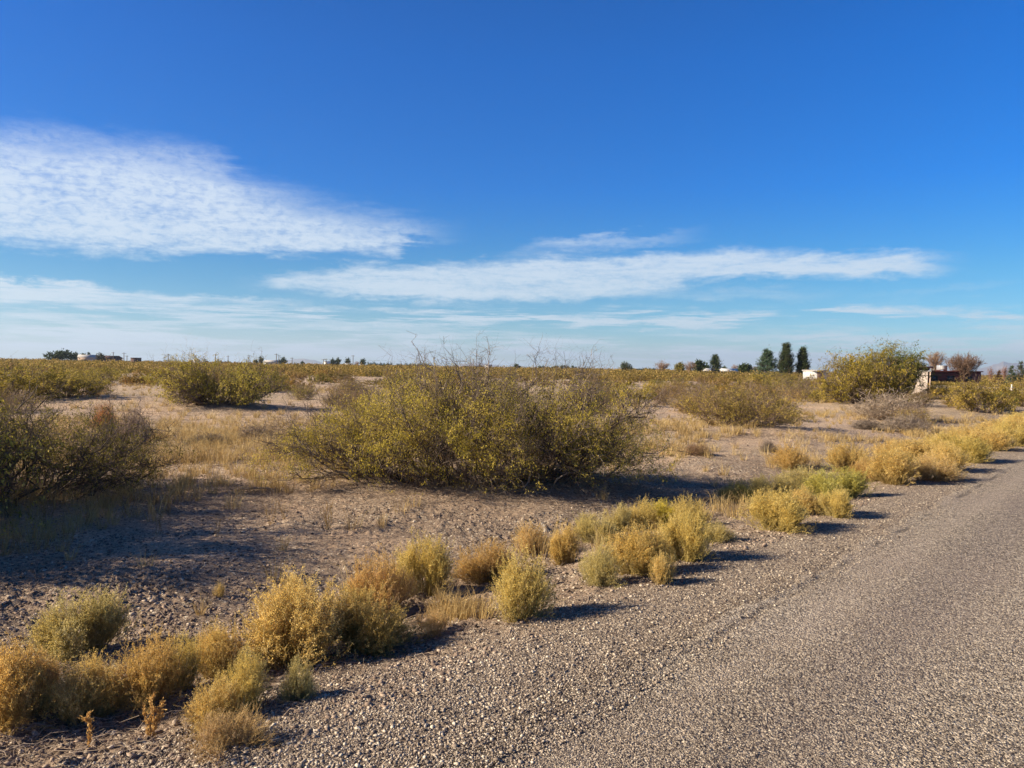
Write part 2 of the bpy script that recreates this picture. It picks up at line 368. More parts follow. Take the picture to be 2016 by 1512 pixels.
# ------------------------------------------------------------------ mesh helpers
def mesh_np(name, v, f, m, smooth=False):
    me = bpy.data.meshes.new(name)
    v = np.ascontiguousarray(v, np.float32); f = np.ascontiguousarray(f, np.int32)
    k = f.shape[1]
    me.vertices.add(len(v)); me.vertices.foreach_set('co', v.ravel())
    me.loops.add(f.size); me.loops.foreach_set('vertex_index', f.ravel())
    me.polygons.add(len(f)); me.polygons.foreach_set('loop_start', np.arange(0, f.size, k, dtype=np.int32))
    if smooth: me.polygons.foreach_set('use_smooth', np.ones(len(f), bool))
    me.update(calc_edges=True)
    if m: me.materials.append(m)
    return me
def link(name, me, parent=None, loc=None):
    o = bpy.data.objects.new(name, me); COL.objects.link(o)
    if parent: o.parent = parent
    if loc is not None: o.location = loc
    return o
def tag(o, label=None, cat=None, group=None, kind=None):
    for k, v in (('label', label), ('category', cat), ('group', group), ('kind', kind)):
        if v: o[k] = v
    return o
def empty(name, loc, rz=0, sc=None):
    o = bpy.data.objects.new(name, None); COL.objects.link(o); o.location = loc; o.rotation_euler = (0, 0, rz)
    o.empty_display_size = .2
    if sc is not None: o.scale = sc
    return o
def cat(*parts):
    vs, fs, n = [], [], 0
    for v, f in parts:
        if len(v) == 0: continue
        vs.append(v); fs.append(f + n); n += len(v)
    return np.concatenate(vs), np.concatenate(fs)
def norm(a): return a / np.maximum(np.linalg.norm(a, axis=-1, keepdims=True), 1e-9)
def tubes(pts, r0, r1, k=3, rng=None):
    """pts (P,n,3); r0/r1 (P,) -> joined tapered tubes, quads, last ring closing to a near point"""
    P, n, _ = pts.shape
    tan = np.zeros_like(pts); tan[:, 1:-1] = pts[:, 2:] - pts[:, :-2]; tan[:, 0] = pts[:, 1] - pts[:, 0]; tan[:, -1] = pts[:, -1] - pts[:, -2]
    tan = norm(tan)
    ref = np.where(np.abs(tan[:, :1, 2:3]) > .9, np.array([1., 0, 0]), np.array([0, 0, 1.]))
    ref = np.broadcast_to(ref, tan.shape)
    a = norm(np.cross(tan, ref)); b = np.cross(tan, a)
    t = np.linspace(0, 1, n)[None, :]
    r = (np.asarray(r0)[:, None] * (1 - t) + np.asarray(r1)[:, None] * t)[..., None, None]
    ang = np.arange(k) * 2 * math.pi / k
    ring = a[:, :, None, :] * np.cos(ang)[None, None, :, None] + b[:, :, None, :] * np.sin(ang)[None, None, :, None]
    v = (pts[:, :, None, :] + ring * r).reshape(-1, 3)
    base = (np.arange(P) * n * k)[:, None, None] + (np.arange(n - 1) * k)[None, :, None]
    i = np.arange(k)[None, None, :]; j = (i + 1) % k
    q = np.stack(np.broadcast_arrays(base + i, base + j, base + k + j, base + k + i), -1).reshape(-1, 4)
    return v, q
def bez(p0, p1, p2, n, zig, rng):
    t = np.linspace(0, 1, n)[None, :, None]
    p = (1 - t) ** 2 * p0[:, None] + 2 * t * (1 - t) * p1[:, None] + t * t * p2[:, None]
    L = np.linalg.norm(p2 - p0, axis=1)[:, None, None]
    z = rng.normal(0, 1, p.shape) * L * zig / n; z[:, 0] = 0
    return p + np.cumsum(z, 1) * .5 + z
def children(par, npar, count, tmin, tmax, rng, tpow=1.0):
    """random points on parent polylines -> pos, tangent, parent index, t"""
    P, n, _ = par.shape
    idx = rng.integers(0, P, count); t = tmin + (tmax - tmin) * rng.random(count) ** tpow
    f = t * (n - 1); i = np.minimum(f.astype(int), n - 2); w = (f - i)[:, None]
    a, b = par[idx, i], par[idx, i + 1]
    return a + (b - a) * w, norm(b - a), idx, t
def leaves(c, length, width, direc, rng):
    """narrow leaf quads, one per centre c, along direc"""
    n = len(c)
    d = norm(direc); side = norm(np.cross(d, rng.normal(0, 1, (n, 3))))
    L = (length * rng.uniform(.6, 1.3, n))[:, None]; w = (width * rng.uniform(.7, 1.3, n))[:, None]
    p0 = c; p1 = c + d * L * .5 + side * w * .5; p2 = c + d * L; p3 = c + d * L * .5 - side * w * .5
    v = np.stack([p0, p1, p2, p3], 1).reshape(-1, 3)
    return v, np.arange(4 * n, dtype=np.int64).reshape(-1, 4)

# ------------------------------------------------------------------ plant generators (return branch mesh, foliage mesh)
def profile_fn(pr):
    xs = [p[0] for p in pr]; hs = [p[1] for p in pr]
    return lambda u: np.interp(u, xs, hs)
FLAT = [(-1, .45), (-.6, .85), (-.2, 1), (.3, 1), (.7, .85), (1, .45)]
def make_bush(seed, Wd, Dp, H, n0=60, n1=700, n2=2600, nl=40000, ll=.035, lw=.010, prof=FLAT, spread=.45, droop=.6, bare=.82, zig=.5,
              thick=.022, shoots=60, leafmat='mesq', barkmat='bark', tw=.5, up=.55, low=.12, clump=0):
    g = np.random.default_rng(seed); pf = profile_fn(prof)
    a = g.random(n0) * 2 * math.pi; rr = np.sqrt(g.random(n0))
    u, v = rr * np.cos(a), rr * np.sin(a)
    zmax = H * pf(u) * np.sqrt(np.maximum(0.05, 1 - np.abs(v) ** 2.6 * .75))
    zt = zmax * (low + (1 - low) * g.random(n0) ** .6) * .92
    tgt = np.stack([u * Wd / 2, v * Dp / 2, zt], 1)
    root = tgt * np.array([spread, spread, 0]) + g.normal(0, .05, (n0, 3)) * np.array([Wd * .4, Dp * .4, 0]); root[:, 2] = -.05
    ctrl = root * .5 + tgt * .5; ctrl[:, 2] = zt * up + g.normal(0, .05, n0) * H
    P0 = bez(root, ctrl, tgt, 9, zig * .6, g); P0[:, 1:, 2] = np.maximum(P0[:, 1:, 2], .03)
    L0 = np.linalg.norm(tgt - root, axis=1)
    r0 = thick * (.5 + .6 * g.random(n0)) * np.clip(L0 / (H * .9), .5, 1.4)
    parts = [tubes(P0, r0, r0 * .25, 5)]
    def lvl(par, rp, cnt, t0, t1, lmin, lmax, ang, n, zg, upb, k, tp=1.0):
        c, t, ix, tt = children(par, None, cnt, t0, t1, g, tp)
        d = norm(t + norm(g.normal(0, 1, (cnt, 3))) * ang + np.array([0, 0, upb]))
        L = g.uniform(lmin, lmax, cnt)[:, None]
        p2 = c + d * L; p2[:, 2] = np.maximum(p2[:, 2], .03)
        p1 = c + norm(t + d) * L * .5
        q = bez(c, p1, p2, n, zg, g)
        r = rp[ix] * (1 - .72 * tt) * .6
        parts.append(tubes(q, r, r * .3, k)); return q, r
    S = H
    P1, r1 = lvl(P0, r0, n1, .25, 1, .18 * S, .42 * S, .9, 7, zig, .25, 3)
    P2, r2 = lvl(P1, r1 + .001, n2, .15, 1, .07 * S, .22 * S, .95, 5, zig, .1, 3)
    if shoots:                                           # bare thorny shoots that stand above the crown
        sel = np.argsort(-P0[:, -1, 2] + g.random(n0) * .25 * H)[:max(8, n0 // 2)]
        Q, q = lvl(P0[sel], r0[sel] + .009, shoots, .70, 1, .20 * S, .40 * S, .40, 7, zig * .6, 1.3, 4)
        lvl(Q, q + .003, shoots * 7, .1, 1, .02 * S, .07 * S, 1.1, 3, zig, .5, 3)
    bv, bf = cat(*parts)
    # leaves hang in small sprays from the fine twigs
    m1 = int(nl * .3); m2 = nl - m1
    ca, ta, _, _ = children(P1, None, m1, .35, 1, g)
    cb, tb, _, _ = children(P2, None, m2, .1, 1, g)
    c = np.concatenate([ca, cb]); t = np.concatenate([ta, tb])
    uu = np.clip(c[:, 0] / (Wd / 2), -1, 1)
    hf = c[:, 2] / (H * pf(uu) + 1e-6)
    clm = fbm(c[:, 0] * 1 + c[:, 2] * .8 + seed, c[:, 1] + c[:, 2] * 1.3, 4.2 / max(H, .6), 3, .6, seed)
    keep = (g.random(len(c)) > sst(hf, bare - .12, bare + .22)) & (clm > -.12 + g.normal(0, .10, len(c))) & (g.random(len(c)) < .62 + .38 * sst(hf, .05, .40))
    c, t = c[keep], t[keep]
    d = norm(t * .35 + g.normal(0, .45, c.shape) + np.array([0, 0, -droop]))
    c = c + g.normal(0, .012, c.shape) * (H / 1.6)
    lv, lf = leaves(c, ll, lw, d, g)
    lv[:, 2] = np.maximum(lv[:, 2], .01)
    return mesh_np('branches', bv, bf, M[barkmat]), mesh_np('foliage', lv, lf, M[leafmat])

def make_weed(seed, n0=230, sub=6, heads=9000, top=.62, hl=.006, hw=.0045, low=.12, lean=0):
    """a snakeweed clump: unit size, radius .5 and height ~.9, fine upright stems crowned with tiny flower heads"""
    g = np.random.default_rng(seed)
    nt = 14                                                # the clump is made of tufts of unequal height
    ta, tr = g.random(nt) * 2 * math.pi, .46 * np.sqrt(g.random(nt)); th = g.uniform(.68, 1.10, nt)
    k = g.integers(0, nt, n0)
    tx = tr[k] * np.cos(ta[k]) + g.normal(0, .085, n0); ty = tr[k] * np.sin(ta[k]) + g.normal(0, .085, n0)
    rho = np.clip(np.hypot(tx, ty) / .5, 0, 1.15)
    hz = (1 - .52 * rho ** 2.4) * th[k] * g.uniform(.66, 1.06, n0)
    tgt = np.stack([tx + lean, ty, .95 * hz], 1)
    root = tgt * np.array([.36, .36, 0]) + g.normal(0, .025, (n0, 3)); root[:, 2] = -.03
    ctrl = root * .45 + tgt * .55; ctrl[:, :2] *= 1.05; ctrl[:, 2] = tgt[:, 2] * .42
    P0 = bez(root, ctrl, tgt, 7, .22, g)
    r0 = g.uniform(.0030, .0055, n0)
    parts = [tubes(P0, r0, r0 * .45, 3)]
    cnt = n0 * sub
    c, t, ix, tt = children(P0, None, cnt, .35, .98, g)
    d = norm(t + norm(g.normal(0, 1, (cnt, 3))) * .42 + np.array([0, 0, .30]))
    L = g.uniform(.10, .26, cnt)[:, None]
    P1 = bez(c, c + norm(t + d) * L * .5, c + d * L, 5, .22, g)
    parts.append(tubes(P1, np.full(cnt, .0022), np.full(cnt, .0014), 3))
    sc, st, _, _ = children(P0, None, n0 * 9, .15, .8, g)           # thread leaves
    lv, lf = leaves(sc, .06, .006, st + g.normal(0, .35, st.shape) + np.array([0, 0, .3]), g)
    s2, t2, _, _ = children(P1, None, cnt * 2, .0, .8, g)
    lv2, lf2 = leaves(s2, .045, .005, t2 + g.normal(0, .35, t2.shape) + np.array([0, 0, .3]), g)
    sv, sf = cat(*parts, (lv, lf), (lv2, lf2))
    h1, ht, _, _ = children(P1, None, int(heads * .85), .45, 1.0, g, .6)
    h2, ht2, _, _ = children(P0, None, heads - int(heads * .85), .80, 1.0, g)
    hc = np.concatenate([h1, h2]); hd = np.concatenate([ht, ht2])
    hc = hc + g.normal(0, .009, hc.shape)
    keep = (hc[:, 2] > .05) & (g.random(len(hc)) < .25 + .75 * sst(hc[:, 2], .05, .42))
    hc, hd = hc[keep], hd[keep]
    hv, hf = leaves(hc, hl * 2.2, hw * 2.0, hd + g.normal(0, .5, hd.shape), g)
    return mesh_np('stems', sv, sf, M['stem']), mesh_np('flower_heads', hv, hf, M['head'])

def make_brush(seed, n0=420, Hh=1.0, sub=5, fine=.004, lv_n=2500, leafmat='grey'):
    """leafless grey brush: unit radius .5"""
    g = np.random.default_rng(seed)
    a = g.random(n0) * 2 * math.pi; rho = g.random(n0) ** .6
    tgt = np.stack([.5 * rho * np.cos(a), .5 * rho * np.sin(a), Hh * (1 - .7 * rho ** 2) * g.uniform(.55, 1.08, n0)], 1)
    root = tgt * np.array([.3, .3, 0]) + g.normal(0, .03, (n0, 3)); root[:, 2] = -.03
    ctrl = (root + tgt) / 2; ctrl[:, 2] = tgt[:, 2] * .45
    P0 = bez(root, ctrl, tgt, 7, .4, g); r0 = g.uniform(fine * 1.1, fine * 2.2, n0)
    parts = [tubes(P0, r0, r0 * .3, 3)]
    cnt = n0 * sub
    c, t, ix, tt = children(P0, None, cnt, .3, 1, g)
    d = norm(t + norm(g.normal(0, 1, (cnt, 3))) * .55 + np.array([0, 0, .2])); L = g.uniform(.06, .22, cnt)[:, None]
    P1 = bez(c, c + norm(t + d) * L * .5, c + d * L, 4, .4, g)
    parts.append(tubes(P1, np.full(cnt, fine * 1.0), np.full(cnt, fine * .5), 3))
    bv, bf = cat(*parts)
    s2, t2, _, _ = children(P1, None, lv_n, .2, 1, g)
    lv, lf = leaves(s2, .03, .009, t2 + g.normal(0, .6, t2.shape), g)
    return mesh_np('stems', bv, bf, M['grey']), mesh_np('dry_leaves', lv, lf, M[leafmat])

def plant(name, label, category, group, meshes, loc, rz, sc, cols, parts=('branches', 'foliage')):
    o = empty(name, loc, rz, sc); tag(o, label, category, group)
    for pn, me, c in zip(parts, meshes, cols):
        if me is None: continue
        ch = link(pn, me, o); ch.color = (*c, 1)
    return o

# ------------------------------------------------------------------ the ground sheet and the road
MOUNDS += [(-.4, 11.4, 3.0, 1.7, .20), (-6.8, 9.6, 2.4, 1.6, .14), (-7.4, 6.3, 2.0, 1.4, .05), (-10.5, 27.5, 3.4, 2.4, .30), (6.3, 21.5, 3.0, 2.0, .2), (-17, 30, 4, 3, .4), (-24, 34, 5, 4, .4),
           (-7, 25, 3, 2, .12), (2.8, 26, 3, 2, .2), (19, 38, 5, 4, .3)]
def build_ground():
    rs = [0.0, .4, .8, 1.2, 1.6, 1.9]
    while rs[-1] < 12000:
        r = rs[-1]; st = max(.010, r * r / 1165 * .75) if r < 22 else r * .018
        if r >= 22: st = min(st, r * .018)
        rs.append(r + min(st, r * .018 if r > 14 else 9))
    rs = np.array(rs)
    fine = np.arange(-42, 42.01, .14); coarse = np.arange(44, 316.01, 3.0)
    th = np.radians(np.concatenate([fine, coarse]))
    n, k = len(rs), len(th)
    rr, tt = np.meshgrid(rs, th, indexing='ij')
    x = rr * np.sin(tt); y = rr * np.cos(tt)
    z = ground(x, y)
    s = across(x, y)
    under = sst(-s, -.02, .45) * sst(s, -ROADW - .02, -ROADW + .45)     # the bed under the road lies lower than the road
    z = z * (1 - under) - .10 * under
    v = np.stack([x, y, z], -1).reshape(-1, 3)
    i = np.arange(n - 1)[:, None]; j = np.arange(k)[None, :]; j2 = (j + 1) % k
    f = np.stack(np.broadcast_arrays(i * k + j, (i + 1) * k + j, (i + 1) * k + j2, i * k + j2), -1).reshape(-1, 4)[:, ::-1]
    me = mesh_np('ground', v, f, M['ground'], True)
    print('ground', len(v))
    return tag(link('ground', me), kind='structure')
build_ground()
def build_road():
    al = [-40.0]
    while al[-1] < 2500:
        a = abs(al[-1]); al.append(al[-1] + (max(.05, a * .02) if a > 14 else .05))
    al = np.array(al)
    ac = np.concatenate([np.arange(.30, -1.2, -.03), np.arange(-1.2, -ROADW - .29, -.25)])
    A, S = np.meshgrid(al, ac, indexing='ij')
    x = RP[0] + rd[0] * A + rn[0] * S; y = RP[1] + rd[1] * A + rn[1] * S
    mid = -ROADW / 2
    z = .012 + .05 * (1 - ((S - mid) / mid) ** 2) + fbm(x, y, 1.2, 3, .5, 5) * .006
    wob = .05 * vnoise(A * .9, A * 0, 12) ; z = z - .014 * np.exp(-((S + .14 + wob) / .022) ** 2) * sst(vnoise(A * .8 + 3, A * 0, 31), -.15, .25) * sst(-A, -7, -3)
    z = z - .008 * np.exp(-((S + 1.0) / .30) ** 2)
    e = np.minimum(.30 - S, S + ROADW + .30)
    ragged = .10 + .16 * (fbm(x, y, 2.2, 4, .6, 15) + .4)
    z = z - .11 * (1 - sst(e, ragged - .08, ragged + .18))
    v = np.stack([x, y, z], -1).reshape(-1, 3); n, k = A.shape
    i = np.arange(n - 1)[:, None]; j = np.arange(k - 1)[None, :]
    f = np.stack(np.broadcast_arrays(i * k + j, i * k + j + 1, (i + 1) * k + j + 1, (i + 1) * k + j), -1).reshape(-1, 4)[:, ::-1]
    return tag(link('road', mesh_np('road', v, f, M['road'], True)), kind='structure')
build_road()

# ------------------------------------------------------------------ loose stones, clods, litter, grass (nobody could count them)
ICO = None
def stone_base():
    p = (1 + 5 ** .5) / 2
    v = norm(np.array([(-1, p, 0), (1, p, 0), (-1, -p, 0), (1, -p, 0), (0, -1, p), (0, 1, p), (0, -1, -p), (0, 1, -p), (p, 0, -1), (p, 0, 1), (-p, 0, -1), (-p, 0, 1)], float))
    f = np.array([(0, 11, 5), (0, 5, 1), (0, 1, 7), (0, 7, 10), (0, 10, 11), (1, 5, 9), (5, 11, 4), (11, 10, 2), (10, 7, 6), (7, 1, 8), (3, 9, 4), (3, 4, 2), (3, 2, 6), (3, 6, 8), (3, 8, 9), (4, 9, 5), (2, 4, 11), (6, 2, 10), (8, 6, 7), (9, 8, 1)])
    return v, f
def stones_mesh(name, x, y, z, size, rng, m, flat=.62):
    v0, f0 = stone_base(); n = len(x)
    v = v0[None] * (1 + rng.uniform(-.42, .30, (n, 12, 1)))
    v = v * np.stack([rng.uniform(.8, 1.35, n), rng.uniform(.6, 1.0, n), rng.uniform(.8, 1.1, n) * flat], -1)[:, None, :]
    tx = rng.normal(0, .45, n)[:, None]; v = np.stack([v[..., 0], v[..., 1] * np.cos(tx) - v[..., 2] * np.sin(tx), v[..., 1] * np.sin(tx) + v[..., 2] * np.cos(tx)], -1)
    a = rng.random(n) * 2 * math.pi; ca, sa = np.cos(a)[:, None], np.sin(a)[:, None]
    v = np.stack([v[..., 0] * ca - v[..., 1] * sa, v[..., 0] * sa + v[..., 1] * ca, v[..., 2]], -1)
    v = v * size[:, None, None] + np.stack([x, y, z], -1)[:, None, :]
    f = (f0[None] + (np.arange(n) * 12)[:, None, None]).reshape(-1, 3)
    return mesh_np(name, v.reshape(-1, 3), f, m)
def in_view(x, y, margin=.06): return (y > .2) & (np.abs(x / np.maximum(y, .2)) < .70 + margin)
def scatter(n, y0, y1, rng, pw=1.0):
    y = 1 / (1 / y0 + (1 / y1 - 1 / y0) * rng.random(n) ** pw)
    x = (rng.random(n) * 2 - 1) * .76 * y
    return x, y
rng = np.random.default_rng(5)
# gravel shoulder and chippings lying on the road
x, y = scatter(420000, 2.4, 15, rng); s = across(x, y)
dens = np.where(s > 0, sst(1.55 - s + fbm(x, y, 1.3, 3, .6, 61) * 1.2, 0, .8), np.where(s > -1.9, .22 + .5 * sst(s, -1.6, .1), .2)) * (s > -4.5)
dens = np.where(np.abs(s + .14 + .05 * vnoise(along(x, y) * .9, along(x, y) * 0, 12)) < .022, .25, dens)
k = rng.random(len(x)) < dens; x, y, s = x[k], y[k], s[k]
size = rng.uniform(.0019, .0046, len(x)) * np.where(s > -.25, 1 + rng.random(len(x)) ** 7 * 1.9, .85)
zr = np.maximum(ground(x, y), np.where(s < .12, .012 + .05 * (1 - ((s + ROADW / 2) / (ROADW / 2)) ** 2), -1))
tag(link('gravel', stones_mesh('gravel', x, y, zr + size * .25, size, rng, M['peb'])), kind='stuff', label='loose grey and tan gravel along the edge of the road')
# clods and stones of the bare soil
x, y = scatter(330000, 2.6, 30, rng); s = across(x, y)
dn = fbm(x, y, .5, 3, .6, 71)
k = (s > .6) & (rng.random(len(x)) < (.35 + 1.6 * dn).clip(.10, 1)); x, y = x[k], y[k]
size = (rng.random(len(x)) ** 6 * .016 + .0030) * (1 + y / 40)
tag(link('soil_clods', stones_mesh('soil_clods', x, y, ground(x, y) + size * .15, size, rng, M['clod'], .55)), kind='stuff', label='brown crumbs and clods of dry soil on the bare ground')
# fallen twigs and straw
x, y = scatter(70000, 3.0, 34, rng); s = across(x, y)
dn = fbm(x, y, .45, 3, .6, 81); k = (s > .9) & (rng.random(len(x)) < (.26 + 1.8 * dn).clip(.06, 1)); x, y = x[k], y[k]
ax, ay = [], []
for (bx, by, bw, bd, bn) in ((-.66, 10.6, 3.2, 1.5, 9000), (-6.4, 9.2, 2.4, 1.6, 4000), (-3.6, 9.6, 1.5, .9, 1800), (2.3, 9.9, 1.3, .8, 1400), (-9.5, 26, 3, 2, 2500), (6.3, 19.5, 2.6, 1.2, 2500)):
    ax.append(bx + rng.normal(0, .5, bn) * bw); ay.append(by + rng.normal(0, .5, bn) * bd)
x = np.concatenate([x] + ax); y = np.concatenate([y] + ay)
a = rng.random(len(x)) * 6.28; L = (.025 + .20 * rng.random(len(x)) ** 3) * (1 + y / 60); n = len(x)
p0 = np.stack([x, y, ground(x, y) + .008], -1); x2, y2 = x + np.cos(a) * L, y + np.sin(a) * L
p2 = np.stack([x2, y2, ground(x2, y2) + .008 + rng.random(n) * L * .25], -1)
pts = bez(p0, (p0 + p2) / 2 + np.array([0, 0, .008]), p2, 4, .2, rng); r = rng.uniform(.0009, .0026, n) * (1 + y / 30)
tv, tf = tubes(pts, r, r * .5, 3)
lit = link('twig_litter', mesh_np('twig_litter', tv, tf, M['grey'])); lit.color = (1, .95, .9, 1)
tag(lit, kind='stuff', label='grey twigs and straw scattered over the dry soil')
# dry grass
def grass_patch(cx, cy, rng, blades, hmin, hmax, rad, wd):
    """arrays of tuft centres -> blade quads (two segments)"""
    n = len(cx) * blades
    ix = np.repeat(np.arange(len(cx)), blades)
    a = rng.random(n) * 6.28; rr = rng.random(n) ** .7 * rad[ix]
    x = cx[ix] + np.cos(a) * rr * .5; y = cy[ix] + np.sin(a) * rr * .5
    h = rng.uniform(hmin, hmax, n) * (.6 + .8 * rad[ix] / rad.mean())
    b = np.stack([x, y, macro(x, y) - .01], -1)
    out = np.stack([np.cos(a), np.sin(a), np.zeros(n)], -1) * (rng.uniform(.1, .8, n) * h)[:, None]
    midp = b + out * .35 + np.stack([0 * h, 0 * h, h * .6], -1); tip = b + out + np.stack([0 * h, 0 * h, h * rng.uniform(.65, 1, n)], -1)
    sd = norm(np.cross(tip - b, rng.normal(0, 1, (n, 3)))) * (wd * (1 + y / 12))[:, None]
    v = np.stack([b - sd, b + sd, midp + sd * .7, midp - sd * .7, tip], 1).reshape(-1, 3)
    o = np.arange(n)[:, None] * 5
    f = np.concatenate([o + np.array([0, 1, 2, 3]), o + np.array([3, 2, 4, 4])])
    f2 = np.concatenate([o + np.array([0, 1, 2]), o + np.array([0, 2, 3]), o + np.array([3, 2, 4])])
    return v, f2
x, y = scatter(20000, 4.2, 95, rng, .72); s = across(x, y)
dn = fbm(x, y, .22, 3, .6, 91)
k = (s > 1.8) & (rng.random(len(x)) < (.16 + 2.2 * dn).clip(.04, 1) * np.where(y < 9, .10, np.where(y < 13, .35, 1))); x, y = x[k], y[k]
def blob(px, py, wpx, hpx, n):
    u = rng.normal(0, .4, (n, 2)); pts = [gpoint(px + wpx * a, py + hpx * b) for a, b in u]
    return np.array([p[0] for p in pts]), np.array([p[1] for p in pts])
for args in ((400, 862, 150, 22, 90), (280, 868, 60, 14, 24), (330, 905, 90, 14, 20), (640, 850, 60, 20, 20), (240, 750, 60, 8, 40), (1700, 815, 90, 14, 50), (1600, 820, 80, 14, 26), (1850, 860, 120, 14, 50),
             (1880, 830, 100, 12, 40), (620, 770, 90, 9, 60), (1370, 862, 60, 8, 14), (900, 1215, 60, 18, 26)):
    a, b = blob(*args); x = np.concatenate([x, a]); y = np.concatenate([y, b])
rad = rng.uniform(.08, .26, len(x)) * np.where(y < 6, .6, 1)
gv, gf = grass_patch(x, y, rng, 34, .06, .22, rad, .0014)
go = link('dry_grass', mesh_np('dry_grass', gv, gf, M['grass'])); go.color = (1, 1, 1, 1)
tag(go, kind='stuff', label='low straw coloured dry grass tufts scattered over the desert ground')

# ------------------------------------------------------------------ hero shrubs (mesquite)
def put(px, py, wpx, hpx, back=.0):
    p = gpoint(px, py); D = p[1]; w = wpx * D / FPX; h = hpx * D / FPX
    x, y = p[0], p[1]
    if back: y += w * back; x = x * y / p[1]
    return np.array([x, y, float(macro(x, y))]), w, h
WHITE = (1, 1, 1)
GM = 'mesquite shrubs on the open desert'
hero = make_bush(11, 6.3, 3.3, 1.76, n0=210, n1=3000, n2=12500, nl=270000, ll=.028, lw=.0078,
                 prof=[(-1, .20), (-.85, .40), (-.68, .58), (-.50, .86), (-.30, 1.02), (-.05, 1.06), (.12, .93), (.40, .98), (.65, .90), (.82, .74), (.93, .52), (1, .32)], spread=.55, thick=.022, shoots=190, droop=.8, bare=.80, low=.05)
plant('mesquite_shrub', 'central mesquite, biggest shrub in view, with bare thorny shoots above yellow green leaves', 'shrub', GM, hero, (-.66, 11.1, float(macro(-.66, 11.1))), 0, (1, 1, 1), ((.92, .95, .95), (1.22, 1.22, 1.0)))
hero2 = make_bush(23, 4.6, 3.6, 1.50, n0=140, n1=1600, n2=8000, nl=62000, ll=.034, lw=.010, spread=.5, thick=.02, shoots=90, droop=.7, bare=.80, low=.04,
                  prof=[(-1, .5), (-.6, .9), (0, 1), (.4, .86), (.7, .72), (1, .42)])
plant('mesquite_shrub', 'dark twiggy mesquite shrub cut by the left edge with a deep black shadow under it', 'shrub', GM, hero2, (-6.75, 9.5, float(macro(-6.75, 9.5))), 0, (1, 1, 1), ((.62, .62, .62), (.55, .58, .5)))  # branch and leaf tints lowered to put the shrub's shade into its colour
off = make_bush(29, 4.4, 4.0, 2.45, n0=130, n1=1500, n2=5600, nl=110000, ll=.045, lw=.016, spread=.5, shoots=30)
plant('mesquite_shrub', 'mesquite shrub just outside the left edge whose shadow falls over the bare soil', 'shrub', GM, off, (-7.3, 6.7, float(macro(-7.3, 6.7))), .4, (1, 1, 1), (WHITE, WHITE))
mid1 = make_bush(31, 5.0, 3.6, 1.62, n0=85, n1=900, n2=3600, nl=70000, ll=.050, lw=.018, spread=.30, thick=.030, shoots=26, bare=.93, low=.16, up=.35, zig=.6,
                 prof=[(-1, .55), (-.8, .85), (-.3, 1), (.3, .97), (.7, .8), (1, .5)])
p, w, h = put(432, 800, 280, 100, .15)
plant('mesquite_shrub', 'round green mesquite shrub with dark bare lower branches, left of the central mesquite', 'shrub', GM, mid1, p, 0, (w / 5.0, w / 5.0, h / 1.62), (WHITE, (1.0, 1.05, 1.0)))
mid2 = make_bush(37, 4.0, 3.0, 1.4, n0=120, n1=1200, n2=5000, nl=46000, ll=.040, lw=.014, spread=.4, thick=.018, shoots=50, bare=.8, low=.1, up=.45, barkmat='twig',
                 prof=[(-1, .4), (-.75, .8), (-.4, 1), (.3, .98), (.7, .75), (1, .3)])
p, w, h = put(1455, 838, 285, 92, .15)
plant('mesquite_shrub', 'twiggy olive and tan mesquite on open soil between central mesquite and yellow tree', 'shrub', GM, mid2, p, 0, (w / 4.0, w / 4.0, h / 1.4), ((.9, .9, .9), (1.05, 1, 1.1)))

# tops of the mid-left shrub: pale leafless shoots rising against the sky
def shoots_thing(px, py0, py1, depth, n, seed, label, wpx):
    g = np.random.default_rng(seed)
    x, y = at_depth(px, depth); zt = z_of(px, py1, depth); zb = z_of(px, py0, depth)
    return x, y, zb, zt

# generic shrub stock, shared mesh data
G = [make_bush(100 + i, 3.2, 2.8, 1.4, n0=46, n1=420, n2=1500, nl=24000, ll=.060, lw=.024, spread=.35, thick=.02, shoots=14, bare=.9, low=.12,
               prof=[(-1, .4 + .1 * i), (-.6, .85), (-.1, 1), (.4, .95 - .08 * i), (.8, .75), (1, .4)]) for i in range(3)]
GT = [make_bush(120 + i, 3.0, 2.6, 1.4, n0=80, n1=700, n2=2200, nl=8000, ll=.05, lw=.018, spread=.35, thick=.014, shoots=24, bare=.7, low=.1, barkmat='twig') for i in range(2)]
LOW = [make_bush(140 + i, 3.4, 3.0, 1.3, n0=26, n1=150, n2=380, nl=8500, ll=.085, lw=.042, spread=.35, thick=.022, shoots=8, bare=.95, low=.08,
                 prof=[(-1, .5), (-.6, .85), (-.1, 1), (.4, .95), (.8, .8), (1, .45)]) for i in range(4)]
BR = [make_brush(160, 420), make_brush(161, 300, sub=6)]

taken = [(-.58, 11.2, 3.4), (-6.75, 9.5, 3.0)]
def shrub(px, py, w, h, kind, label, tint=WHITE, rz=None, name='mesquite_shrub', back=.2, branch=WHITE, group=GM):
    p, W_, H_ = put(px, py, w, h, back)
    r = random.Random(int(px * 7 + py)); me = kind[0]; bw, bh = kind[1], kind[2]
    parts = ('stems', 'dry_leaves') if kind[3] == 'brush' else ('branches', 'foliage')
    plant(name, label, 'shrub', group, me, (p[0], p[1], p[2] - .03), r.uniform(-3, 3) if rz is None else rz, (W_ / bw, W_ / bw, H_ / bh), (branch, tint), parts)
    taken.append((p[0], p[1], W_ * .6))
gk = lambda i: (G[i], 3.2, 1.4, 'b')
tk = lambda i: (GT[i], 3.0, 1.45, 'b')
bk = lambda i: (BR[i], 1.0, 1.0, 'brush')
shrub(28, 792, 210, 84, gk(0), 'big olive shrub mass at the left edge behind the dark twiggy shrub', (.85, .85, .9), branch=(.8, .8, .8))
